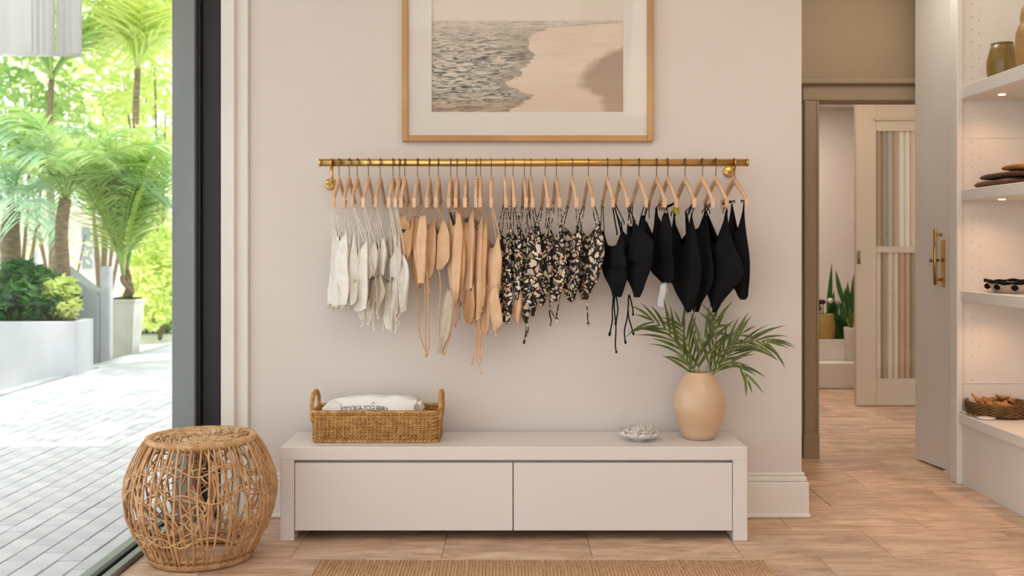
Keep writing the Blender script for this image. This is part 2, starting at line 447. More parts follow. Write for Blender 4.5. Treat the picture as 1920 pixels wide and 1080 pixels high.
def beach_mat():
    m, nt, b = new_mat('beach_photograph')
    N, L = nt.nodes, nt.links
    b.inputs['Roughness'].default_value = 0.6
    tc = N.new('ShaderNodeTexCoord')
    sp = N.new('ShaderNodeSeparateXYZ'); L.new(tc.outputs['Generated'], sp.inputs[0])
    u, v = sp.outputs['X'], sp.outputs['Z']
    def ramp(inp, stops, interp='LINEAR'):
        r = N.new('ShaderNodeValToRGB'); r.color_ramp.interpolation = interp
        el = r.color_ramp.elements
        while len(el) < len(stops): el.new(0.5)
        for e, (p, c) in zip(el, stops):
            e.position = p
            e.color = c if isinstance(c, tuple) else (c, c, c, 1)
        L.new(inp, r.inputs[0]); return r.outputs[0]
    def math_(op, a, c, d=None):
        n = N.new('ShaderNodeMath'); n.operation = op
        for i, q in enumerate((a, c, d)):
            if q is None: continue
            if isinstance(q, (int, float)): n.inputs[i].default_value = q
            else: L.new(q, n.inputs[i])
        return n.outputs[0]
    def noise(scale, sx, sy, det=5, dist=0.0):
        mp = N.new('ShaderNodeMapping'); mp.inputs['Scale'].default_value = (sx, 1, sy)
        L.new(tc.outputs['Generated'], mp.inputs[0])
        n = N.new('ShaderNodeTexNoise'); n.inputs['Scale'].default_value = scale; n.inputs['Detail'].default_value = det
        n.inputs['Distortion'].default_value = dist
        L.new(mp.outputs[0], n.inputs['Vector']); return n.outputs['Fac']
    def mix(f, a, c):
        n = N.new('ShaderNodeMixRGB')
        for i, q in enumerate((f, a, c)):
            if isinstance(q, tuple): n.inputs[i].default_value = q
            elif isinstance(q, (int, float)): n.inputs[i].default_value = q
            else: L.new(q, n.inputs[i])
        return n.outputs[0]
    shore = ramp(v, [(0, .39), (.06, .47), (.115, .52), (.17, .42), (.2, .41), (.27, .46), (.36, .54), (.44, .51), (.53, .53), (.565, .62), (.60, .95), (.63, 1.2)])
    wob = math_('MULTIPLY', math_('SUBTRACT', noise(9, 1, 2.5), 0.5), 0.16)
    d = math_('SUBTRACT', math_('ADD', shore, wob), u)          # > 0 in the sea
    sea_mask = ramp(math_('ADD', math_('MULTIPLY', d, 12), 0.5), [(0.42, 0), (0.58, 1)])
    waves = noise(7.5, 1.7, 7.5, 10, 1.6)
    sea = ramp(waves, [(0.36, lin((84, 78, 74))), (0.43, lin((142, 140, 130))), (0.50, lin((188, 182, 170))), (0.60, lin((222, 208, 190))), (0.75, lin((232, 220, 204)))])
    edge = ramp(d, [(0.0, 1), (0.02, 1), (0.17, 0)])
    edgec = ramp(noise(16, 1, 3, 6, 0.5), [(0.35, lin((110, 96, 88))), (0.6, lin((176, 162, 150)))])
    sea = mix(math_('MULTIPLY', edge, 0.65), sea, edgec)
    fade = ramp(v, [(0.36, 0), (0.6, 1)])
    sea = mix(math_('MULTIPLY', fade, 0.65), sea, lin((216, 201, 184)))
    warm = ramp(v, [(0.0, 0.65), (0.14, 0)])
    sea = mix(warm, sea, lin((170, 134, 104)))
    sand = ramp(noise(5, 1, 5, 5), [(0.3, lin((226, 204, 184))), (0.7, lin((236, 216, 198)))])
    wet = ramp(v, [(0, .90), (.1, .88), (.19, .76), (.27, .80), (.36, .86), (.44, 1.0), (.5, 1.1)])
    wm = math_('ADD', math_('MULTIPLY', math_('SUBTRACT', math_('ADD', u, math_('MULTIPLY', wob, 0.7)), wet), 9), 0.3)
    sand = mix(ramp(wm, [(0.0, 0), (0.6, 1)]), sand, lin((176, 150, 130)))
    sand = mix(ramp(v, [(0.0, 0.35), (0.22, 0.12), (0.3, 0)]), sand, lin((212, 182, 156)))
    img = mix(sea_mask, sand, sea)
    sky = ramp(v, [(0.6, lin((230, 216, 204))), (1, lin((234, 222, 210)))])
    img = mix(ramp(v, [(0.612, 0), (0.62, 1)]), img, sky)
    L.new(img, b.inputs['Base Color'])
    return m
M['beach'] = beach_mat()

def emit_mat(name, col, s):
    m, nt, b = new_mat(name)
    b.inputs['Emission Color'].default_value = lin(col)
    b.inputs['Emission Strength'].default_value = s
    return m
M['bulb'] = emit_mat('warm_bulb', (255, 214, 160), 6)

# ------------------------------------------------------------------ the setting: room shell
WY = 4.70                                   # main display wall
def struct(name, mb, m):
    o = mb.build(name, m); o['kind'] = 'structure'; return o
XL, XR = PX(465, WY), PX(1503, WY)          # display wall ends
wall_back = struct('wall_back', MB().box(PX(413, WY), XR, WY, WY + 0.15, 0, 3.0), M['wall'])
struct('ceiling', MB().box(-1.7, 3.2, -2.2, 5.6, 3.0, 3.1), M['ceiling'])
struct('wall_right', MB().box(2.80, 2.95, -2.2, 6.0, 0, 3.0), M['wall'])
mb = MB()
mb.box(-1.7, -1.3, -2.3, -2.15, 0, 3.0); mb.box(1.6, 2.95, -2.3, -2.15, 0, 3.0); mb.box(-1.3, 1.6, -2.3, -2.15, 2.6, 3.0)
struct('wall_front', mb, M['wall'])
wf = empty('added_front_window', (0.15, -2.22, 0)); wf['kind'] = 'structure'  # unseen window added so daylight reaches the display wall from the front
MB().box(-1.3, 1.6, -2.232, -2.22, 0.05, 2.56).build('pane', M['glass'], wf)
MB().box(-1.3, 1.6, -2.26, -2.19, 0, 0.05).build('sill', M['grey_metal'], wf)
MB().box(-1.3, 1.6, -2.26, -2.19, 2.56, 2.6).build('head_rail', M['grey_metal'], wf)
struct('forecourt', MB().box(-40, 40, -40, -2.3, -0.3, -0.03), M['ground'])
struct('wall_exterior', MB().box(-1.57, -1.30, WY + 0.42, 10.6, -0.2, 3.3), M['stucco'])
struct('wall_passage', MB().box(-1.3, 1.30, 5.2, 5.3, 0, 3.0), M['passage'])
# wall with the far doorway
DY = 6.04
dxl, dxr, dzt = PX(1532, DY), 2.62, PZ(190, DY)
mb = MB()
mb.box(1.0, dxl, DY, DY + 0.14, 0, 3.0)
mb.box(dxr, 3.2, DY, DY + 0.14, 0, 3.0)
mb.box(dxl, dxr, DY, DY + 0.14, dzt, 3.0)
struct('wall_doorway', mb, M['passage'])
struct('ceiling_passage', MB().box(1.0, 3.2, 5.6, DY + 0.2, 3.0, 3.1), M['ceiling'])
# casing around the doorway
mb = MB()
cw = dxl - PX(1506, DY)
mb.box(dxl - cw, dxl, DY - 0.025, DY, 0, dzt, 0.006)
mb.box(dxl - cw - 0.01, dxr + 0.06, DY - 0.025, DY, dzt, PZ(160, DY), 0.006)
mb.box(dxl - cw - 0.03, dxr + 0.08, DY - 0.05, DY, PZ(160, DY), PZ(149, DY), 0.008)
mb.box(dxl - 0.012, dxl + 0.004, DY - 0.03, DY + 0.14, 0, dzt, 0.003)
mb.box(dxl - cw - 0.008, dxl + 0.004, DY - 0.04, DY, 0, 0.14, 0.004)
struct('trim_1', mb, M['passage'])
# far rooms behind the doorway
FB = 10.4
struct('wall_far', MB().box(1.4, 5.0, FB, FB + 0.1, 0, 2.7), M['wall'])
struct('wall_far_left', MB().box(1.3, 1.4, DY + 0.14, FB + 0.1, 0, 2.7), M['wall'])
struct('wall_far_right', MB().box(4.9, 5.0, DY + 0.14, FB + 0.1, 0, 2.7), M['wall'])
struct('wall_partition', MB().box(2.74 + 0.95, 4.9, 8.04, 8.12, 0, 2.7), M['wall'])
struct('ceiling_far', MB().box(1.3, 5.0, DY + 0.14, FB + 0.1, 2.7, 2.8), M['ceiling'])
struct('trim_2', MB().box(1.4, 4.9, 8.95, FB, 0.002, 0.235, 0.01), M['trim'])           # low platform step

# tall baseboard on the display wall and its return
mb = MB()
def base_prof(x0, x1):
    mb.box(x0, x1, WY - 0.028, WY, 0, 0.165, 0.004)
    mb.box(x0, x1 - 0.008, WY - 0.020, WY, 0.165, 0.19, 0.006)
    mb.box(x0, x1 - 0.016, WY - 0.011, WY, 0.19, 0.208, 0.004)
    mb.box(x0, x1 + 0.008, WY - 0.038, WY, 0, 0.022, 0.008)
base_prof(XL, XR + 0.028)
mb.box(XR, XR + 0.028, WY, WY + 0.17, 0, 0.165, 0.004)
mb.box(XR, XR + 0.014, WY, WY + 0.165, 0.165, 0.20, 0.004)
struct('baseboard_back', mb, M['trim'])
# white casing beside the window frame
mb = MB()
mb.box(PX(414, 4.66), PX(440, 4.66), 4.655, WY, 0, 3.0, 0.004)
mb.box(PX(440, 4.68), PX(465, 4.68), 4.68, WY, 0, 3.0, 0.004)
struct('trim_3', mb, M['trim'])

# floor: a bed of grout with travertine tiles
floor = struct('floor', MB().box(-1.50, 5.0, -2.2, FB + 0.1, -0.06, -0.004), M['grout'])
tw, tl, gap = 0.61, 0.405, 0.002
tile_mesh = MB().box(-tw/2 + gap/2, tw/2 - gap/2, -tl/2 + gap/2, tl/2 - gap/2, -0.012, 0.0, 0.0015).mesh('tile', M['travertine'])
rnd = random.Random(3)
ntile = 0
for j in range(0, 18):
    y = 3.46 + j * tl
    off = 0.305 if j % 2 else 0.0
    for i in range(-3, 9):
        x = -1.2 + off + i * tw
        if x - tw/2 < -1.51 or x + tw/2 > 4.2: 
            if not (x - tw/2 < -1.51 and x + tw/2 > -1.45): continue
        px0 = VX + (x - tw/2) / (y + tl/2) * F
        px1 = VX + (x + tw/2) / (y + tl/2) * F
        if px0 > 2100: continue
        if y > 4.95 and px1 < 1470: continue
        if y > FB - 0.2: continue
        if x - tw/2 < -1.50:     # cut tile along the window sill
            w0, w1 = -1.50, x + tw/2 - gap/2
            o = MB().box(w0, w1, y - tl/2 + gap/2, y + tl/2 - gap/2, -0.012, 0.0, 0.0015).build('tile', M['travertine'], floor)
        else:
            o = link('tile', tile_mesh, floor)
            o.location = (x, y, rnd.uniform(-0.0008, 0.0004))
        ntile += 1
struct('floor_near', MB().box(-1.50, 2.8, -2.2, 3.2575, -0.012, 0.0), M['travertine'])

# ------------------------------------------------------------------ storefront window on the left
win = empty('window_1', (-1.55, 3.0, 0)); win['kind'] = 'structure'
MB().box(-1.565, -1.553, -2.1, 4.60, 0.03, 2.96).build('pane', M['glass'], win)
mb = MB()
mb.box(-1.625, -1.578, -2.1, 4.72, -0.03, 0.022, 0.004)
mb.box(-1.542, -1.503, -2.1, 4.72, -0.03, 0.022, 0.004)
mb.box(-1.578, -1.542, -2.1, 4.72, -0.03, 0.004)
sill = mb.build('sill', M['grey_metal'], win)
MB().box(-1.572, -1.547, -2.1, 4.60, 0.004, 0.03, 0.003).build('gasket', M['black_metal'], sill)
MB().box(PX(322, 4.60), PX(365, 4.60), 4.60, 4.66, 0.0, 3.0, 0.003).build('stile', M['grey_metal'], win)
MB().box(PX(364, 4.64), PX(377, 4.64), 4.63, 4.70, 0.0, 3.0, 0.002).build('reveal', M['black_metal'], win)
MB().box(PX(378.5, 4.655), PX(413, 4.655), 4.655, 4.80, 0.0, 3.0, 0.003).build('jamb', M['black_metal'], win)
MB().box(-1.55, PX(413, 4.7), 4.66, WY + 0.42, -0.03, 3.3).build('post_core', M['black_metal'], win)
MB().box(-1.62, -1.50, -2.1, 4.60, 2.96, 3.05).build('head_rail', M['black_metal'], win)

# ------------------------------------------------------------------ outdoors: paving, low ground
paving = struct('paving', MB().box(-4.40, -1.625, -2.2, 60, -0.26, -0.032), M['mortar'])
struct('path_far', MB().box(-4.40, 3.0, 10.7, 60, -0.3, -0.012), M['paver'])
struct('ground', MB().box(-40, -4.40, -3, 70, -0.5, -0.22), M['ground'])
struct('kerb', MB().box(-4.52, -4.40, -2, 40, -0.22, -0.008, 0.006), M['concrete'])
pw, pl, pg = 0.105, 0.21, 0.006
brick_mesh = MB().box(-pw/2 + pg/2, pw/2 - pg/2, -pl/2 + pg/2, pl/2 - pg/2, -0.032, 0.0, 0.003).mesh('brick', M['paver'])
cells = []
for i in range(26):
    x = -1.68 - i * pw
    for j in range(55):
        y = 2.4 + j * pl + (0.105 if i % 2 else 0)
        px = VX + (x + pw/2) / (y + pl/2) * F
        py = VY + 1.27 / max(0.1, y - pl/2) * F
        vis = px > -30 and VY + 1.27 / (y + pl/2) * F < 1110
        cells.append((y if vis else 100 + y, x, y))
cells.sort()
for k, (d, x, y) in enumerate(cells[:300]):
    o = link('brick', brick_mesh, paving)
    o.location = (x, y, -0.012 + rnd.uniform(-0.002, 0.001))
mb = MB()
for (d, x, y) in cells[300:]:
    z = -0.012 + rnd.uniform(-0.002, 0.001)
    mb.box(x - pw/2 + pg/2, x + pw/2 - pg/2, y - pl/2 + pg/2, y + pl/2 - pg/2, z - 0.03, z)
o = mb.build('bricks', M['paver'], paving); o['kind'] = 'stuff'
# unseen overhang added to shade the near paving
struct('added_overhang', MB().box(-3.5, -1.5, -2.2, 5.3, 3.35, 3.5), M['stucco'])
struct('roof', MB().box(-1.7, 5.0, -2.3, FB + 0.2, 3.3, 3.45), M['stucco'])
struct('facade_band', MB().box(-1.65, -1.5, -2.2, 5.2, 3.0, 3.35), M['stucco'])
# ------------------------------------------------------------------ bench with two drawers
BY = 4.305
bx0, bx1 = PX(525, BY), PX(1402, BY)
bz = PZ(838, BY)
bench = tag(empty('bench', ((bx0 + bx1)/2, 4.5, 0)), 'long low white lacquered bench with two drawers under the clothes rail', 'bench')
bb = 4.66
MB().box(bx0, bx1, BY, bb, bz - 0.057, bz, 0.003).build('top', M['bench'], bench)
MB().box(bx0, PX(551, BY), BY, bb, 0.0, bz - 0.057, 0.003).build('side_panel', M['bench'], bench)
MB().box(PX(1375, BY), bx1, BY, bb, 0.0, bz - 0.057, 0.003).build('side_panel', M['bench'], bench)
MB().box(PX(551, BY), PX(1375, BY), BY + 0.035, bb, PZ(996, BY) + 0.002, bz - 0.057).build('carcass', M['shadow_gap'], bench)
for a, b in ((552, 961.2), (963.2, 1374)):
    MB().box(PX(a, BY), PX(b, BY), BY + 0.008, BY + 0.034, PZ(996, BY), PZ(868.5, BY), 0.002).build('drawer', M['bench'], bench)

# ------------------------------------------------------------------ framed beach picture
FY = 4.665
pic = tag(empty('framed_picture', (PX(989, FY), WY, PZ(265, FY))), 'large oak framed seaside photograph with wide white mat on the wall', 'picture')
fx0, fx1, fz0, fz1 = PX(753.5, FY), PX(1225.5, FY), PZ(265, FY), PZ(-128, FY)
t = 11.5 * FY / F
def frame_bar(x0, x1, z0, z1):
    MB().box(x0, x1, FY, WY - 0.001, z0, z1, 0.003).build('frame_bar', M['oak'], pic)
frame_bar(fx0, fx0 + t, fz0, fz1); frame_bar(fx1 - t, fx1, fz0, fz1)
frame_bar(fx0 + t, fx1 - t, fz0, fz0 + t); frame_bar(fx0 + t, fx1 - t, fz1 - t, fz1)
px0, px1, pz0, pz1 = PX(809, FY), PX(1169, FY), PZ(209, FY), PZ(-70, FY)
mb = MB()
y0, y1 = FY + 0.014, FY + 0.020
mb.box(fx0 + t, px0, y0, y1, fz0 + t, fz1 - t); mb.box(px1, fx1 - t, y0, y1, fz0 + t, fz1 - t)
mb.box(px0, px1, y0, y1, fz0 + t, pz0); mb.box(px0, px1, y0, y1, pz1, fz1 - t)
mb.build('mat_board', M['mat_board'], pic)
MB().box(px0 - 0.004, px1 + 0.004, FY + 0.021, FY + 0.023, pz0 - 0.004, pz1 + 0.004).build('beach_photograph', M['beach'], pic)
MB().box(fx0 + t, fx1 - t, FY + 0.008, FY + 0.010, fz0 + t, fz1 - t).build('glazing', M['picture_glass'], pic)

# ------------------------------------------------------------------ brass rail
RY, RZ, RR = 4.53, PZ(305, 4.53), 0.0168
SC = F / RY
rail = tag(empty('clothes_rail', (PX(1000, RY), RY, RZ)), 'round brushed brass clothes rail fixed across the white wall', 'rail')
MB().tube([(PX(600, RY), RY, RZ), (PX(1401.5, RY), RY, RZ)], RR, 24).build('rod', M['brass'], rail)
for a in (600, 1401.5):
    s = -1 if a < 900 else 1
    x = PX(a, RY)
    MB().tube([(x - s*0.006, RY, RZ), (x - s*0.004, RY, RZ), (x + s*0.0035, RY, RZ)], [RR + .0001, RR + 0.0016, RR + 0.0016], 24).build('end_cap', M['brass'], rail)
for a, wy, arm in ((620, 346, 622), (1366, 322, 1378)):
    br = MB()
    wc = P(a, wy, WY); ax = PX(arm, RY)
    br.tube([wc + Vector((0, -0.001, 0)), wc + Vector((0, -0.012, 0)), wc + Vector((0, -0.016, 0))], [0.027, 0.027, 0.022], 24)
    pts = [wc + Vector((0, -0.01, 0)), wc + Vector((0, -0.09, -0.004)), Vector((ax, RY + 0.018, wc.z - 0.002)), Vector((ax, RY, wc.z + 0.02)), Vector((ax, RY, RZ - 0.012))]
    br.tube(pts, 0.0075, 10)
    bo = br.build('bracket', M['brass'], rail)
    ring = [(ax, RY + math.cos(q) * (RR + 0.0015), RZ + math.sin(q) * (RR + 0.0015)) for q in [i * math.pi / 10 for i in range(20)]]
    MB().tube(ring, 0.004, 6, closed=True).build('collar', M['brass'], bo)

# ------------------------------------------------------------------ hangers
HWID, NECK, ARMZ = 0.118, PZ(338, RY), PZ(386, RY)
def hanger(px, th, label):
    x = PX(px, RY)
    h = tag(empty('hanger', (x, RY, RZ)), label, 'hanger', 'wooden hangers on the brass rail')
    d = Vector((math.sin(th), -math.cos(th), 0))
    c = Vector((x, RY, 0))
    hk = MB()
    r = RR + 0.0030
    pts = []
    for i in range(15):
        a = R(-50 + i * 20)       # open ring round the rod
        q = math.cos(a) * r
        pts.append(c + d * (-q) + Vector((0, 0, RZ + math.sin(a) * r)))
    # pts end near the underside on the near side, lead into the stem
    pts.append(c + d * 0.006 + Vector((0, 0, RZ - r - 0.004)))
    pts.append(c + Vector((0, 0, RZ - r - 0.013)))
    pts.append(c + Vector((0, 0, NECK - 0.01)))
    hk.tube(pts, 0.0019, 6)
    hk.build('hook', M['hook'], h)
    ends = []
    wd = MB()
    top = c + Vector((0, 0, NECK + 0.004))
    n = d.cross(Vector((0, 0, 1)))
    for s in (1, -1):
        pts, rr = [], []
        for k in range(7):
            f = k / 6
            pts.append(c + d * s * (HWID * f) + Vector((0, 0, NECK - 0.002 - (NECK - ARMZ - 0.02) * (f ** 1.25))))
            rr.append(0.0140 - 0.004 * f)
        wd.tube(pts, rr, 8, flat=0.72)
        ends.append(pts[-1])
    wd.tube([top + Vector((0, 0, 0.012)), top, top - Vector((0, 0, 0.02))], [0.006, 0.010, 0.0105], 8)
    wd.build('body', M['wood'], h)
    tips = []
    for e in ends:
        e2 = e + Vector((0, 0, -0.03))
        MB().bar(e + Vector((0, 0, 0.012)), e2, 0.017, 0.012, up=d, w2=0.014, h2=0.010).build('clip', M['wood_tip'], h)
        tips.append(e2)
    return h, tips

# ------------------------------------------------------------------ swimwear
def lerp_rows(rows, n):
    ys = [r[0] for r in rows]
    out = []
    for k in range(n):
        y = ys[0] + (ys[-1] - ys[0]) * k / (n - 1)
        i = 0
        while i < len(ys) - 2 and y > ys[i + 1]: i += 1
        f = (y - ys[i]) / (ys[i + 1] - ys[i])
        def cr(c):
            p1, p2 = rows[i][c], rows[i + 1][c]
            p0 = rows[i - 1][c] if i > 0 else p1
            p3 = rows[i + 2][c] if i + 2 < len(rows) else p2
            return 0.5 * (2*p1 + (p2 - p0)*f + (2*p0 - 5*p1 + 4*p2 - p3)*f*f + (3*p1 - p0 - 3*p2 + p3)*f**3)
        out.append((y, cr(1), cr(2)))
    return out

def garment(idx, px, alpha, name, cat, label, group, m, panels, ties, tips, strap_r=0.0028, tie_m=None, strap_n=2, notch=30):
    rn = random.Random(100 + idx)
    x0 = PX(px, RY)
    root = tag(empty(name, (x0, RY, ARMZ)), label, cat, group)
    e = Vector((math.cos(alpha), -math.sin(alpha), 0))     # width direction, right side comes nearer
    nv = Vector((math.sin(alpha), math.cos(alpha), 0))
    kf = 1.0 / (SC * math.cos(alpha))
    def pos(X, Y, dv=0.0):
        return Vector((x0, RY, 0)) + e * ((X - px) * kf) + nv * dv + Vector((0, 0, H - (Y - VY) / SC))
    first = True
    for pi, (pname, pm, rows, dv) in enumerate(panels):
        n = max(10, int((rows[-1][0] - rows[0][0]) / 7))
        rr = lerp_rows(rows, n)
        ph1, ph2 = rn.uniform(0, 6), rn.uniform(0, 6)
        fk = rn.uniform(3.2, 5.2)
        amp = 0.0075
        NN = 28
        nk = notch * rn.uniform(.75, 1.2) if pi == 0 else (8 if pname in ('brief', 'skirt') else 4)
        lean = rn.uniform(-.25, .25)
        span = rows[-1][0] - rows[0][0]
        lc = rn.uniform(.05, .16) * span if pi == 0 and span > 100 else 0
        v, f = [], []
        for k, (y, xl, xr) in enumerate(rr):
            fr = k / (n - 1)
            cx, hw = (xl + xr) / 2, max(0.8, (xr - xl) / 2)
            thick = 0.0135 * math.sin(math.pi * min(1, max(0.04, fr * 0.9 + 0.06))) ** 0.6
            # ragged drape of the outline
            w1 = 1 + 0.06 * math.sin(ph1 + fr * 9)
            sway = 0.9 * math.sin(ph2 + fr * 7)
            for j in range(NN):
                a = 2 * math.pi * j / NN
                ca, sa = math.cos(a), math.sin(a)
                U = cx + sway + ca * hw * w1
                fold = amp * math.sin(ph2 + fk * ca * (1.2 - 0.35 * fr) + 2.2 * fr) * min(1, 3 * fr + .25)
                fold += 0.004 * math.sin(ph1 + 8 * ca + 5 * fr)
                dip = max(0.0, 1 - abs(ca - lean) ** 1.5 * 1.1) * nk * max(0.0, 1 - fr / 0.42) ** 1.2
                lift = lc * max(0.0, abs(ca) - .45) * max(0.0, (fr - .55) / .45) ** 1.5 * (1 if ca > 0 else .7)
                p = pos(U, y + dip - lift, dv + thick * sa + fold)
                v.append(p)
        for k in range(n - 1):
            for j in range(NN):
                j2 = (j + 1) % NN
                f.append((k*NN + j, k*NN + j2, (k+1)*NN + j2, (k+1)*NN + j))
        f.append(tuple(range(NN))); f.append(tuple((n-1)*NN + j for j in range(NN - 1, -1, -1)))
        mb = MB(); mb.add(v, f, True)
        mb.build(pname, pm, root)
        if pi == 0:
            top = rr[0]
            y0, xl, xr = top
            # straps from the two hanger tips to the top corners of the first panel
            for ti, tp in enumerate(tips):
                tx = xr - 2 if ti == 0 else xl + 2
                for q in range(strap_n):
                    endp = pos(tx + (q - 0.5) * 3.5, y0 + 4, dv + (q - 0.5) * 0.012)
                    st = tp + Vector(((q - 0.5) * 0.006, (q - 0.5) * 0.004, 0.022))
                    mid = st.lerp(endp, 0.5) + Vector((rn.uniform(-.003, .003), rn.uniform(-.004, .004), 0))
                    MB().tube([st + Vector((0, 0, .004)), st.lerp(mid, 0.5), mid, mid.lerp(endp, 0.5), endp, endp + Vector((0, 0, -0.012))], strap_r, 6, flat=0.7).build('strap', m, root)
    ties = list(ties)
    if group == WG:
        y0, xl, xr = panels[0][2][0]; yl = panels[-1][2][-1][0]
        for q in range(3):
            xx = rn.uniform(xl - 2, xr + 2); ye = rn.uniform(y0 + 60, yl + 8)
            ties.append([(xx, y0 - 28), (xx + rn.uniform(-3, 3), y0 + 20), (xx + rn.uniform(-4, 4), (y0 + ye) / 2), (xx + rn.uniform(-5, 5), ye - 14), (xx + rn.uniform(-4, 4), ye)])
    for ti in ties:
        pts = [pos(X, Y, (-0.02 if group == WG else 0.0) + 0.004 * (i % 2)) for i, (X, Y) in enumerate(ti)]
        # resample smoothly
        sm = []
        for i in range(len(pts) - 1):
            p0 = pts[i - 1] if i else pts[i]; p3 = pts[i + 2] if i + 2 < len(pts) else pts[i + 1]
            for k in range(5):
                t_ = k / 5
                sm.append(0.5 * (2*pts[i] + (pts[i+1] - p0)*t_ + (2*p0 - 5*pts[i] + 4*pts[i+1] - p3)*t_*t_ + (3*pts[i] - p0 - 3*pts[i+1] + p3)*t_**3))
        sm.append(pts[-1])
        r_ = [strap_r] * len(sm)
        if len(r_) > 3: r_[-2] = strap_r * 1.9; r_[-1] = strap_r * 1.2
        MB().tube(sm, r_, 6).build('tie', tie_m or m, root)
    return root

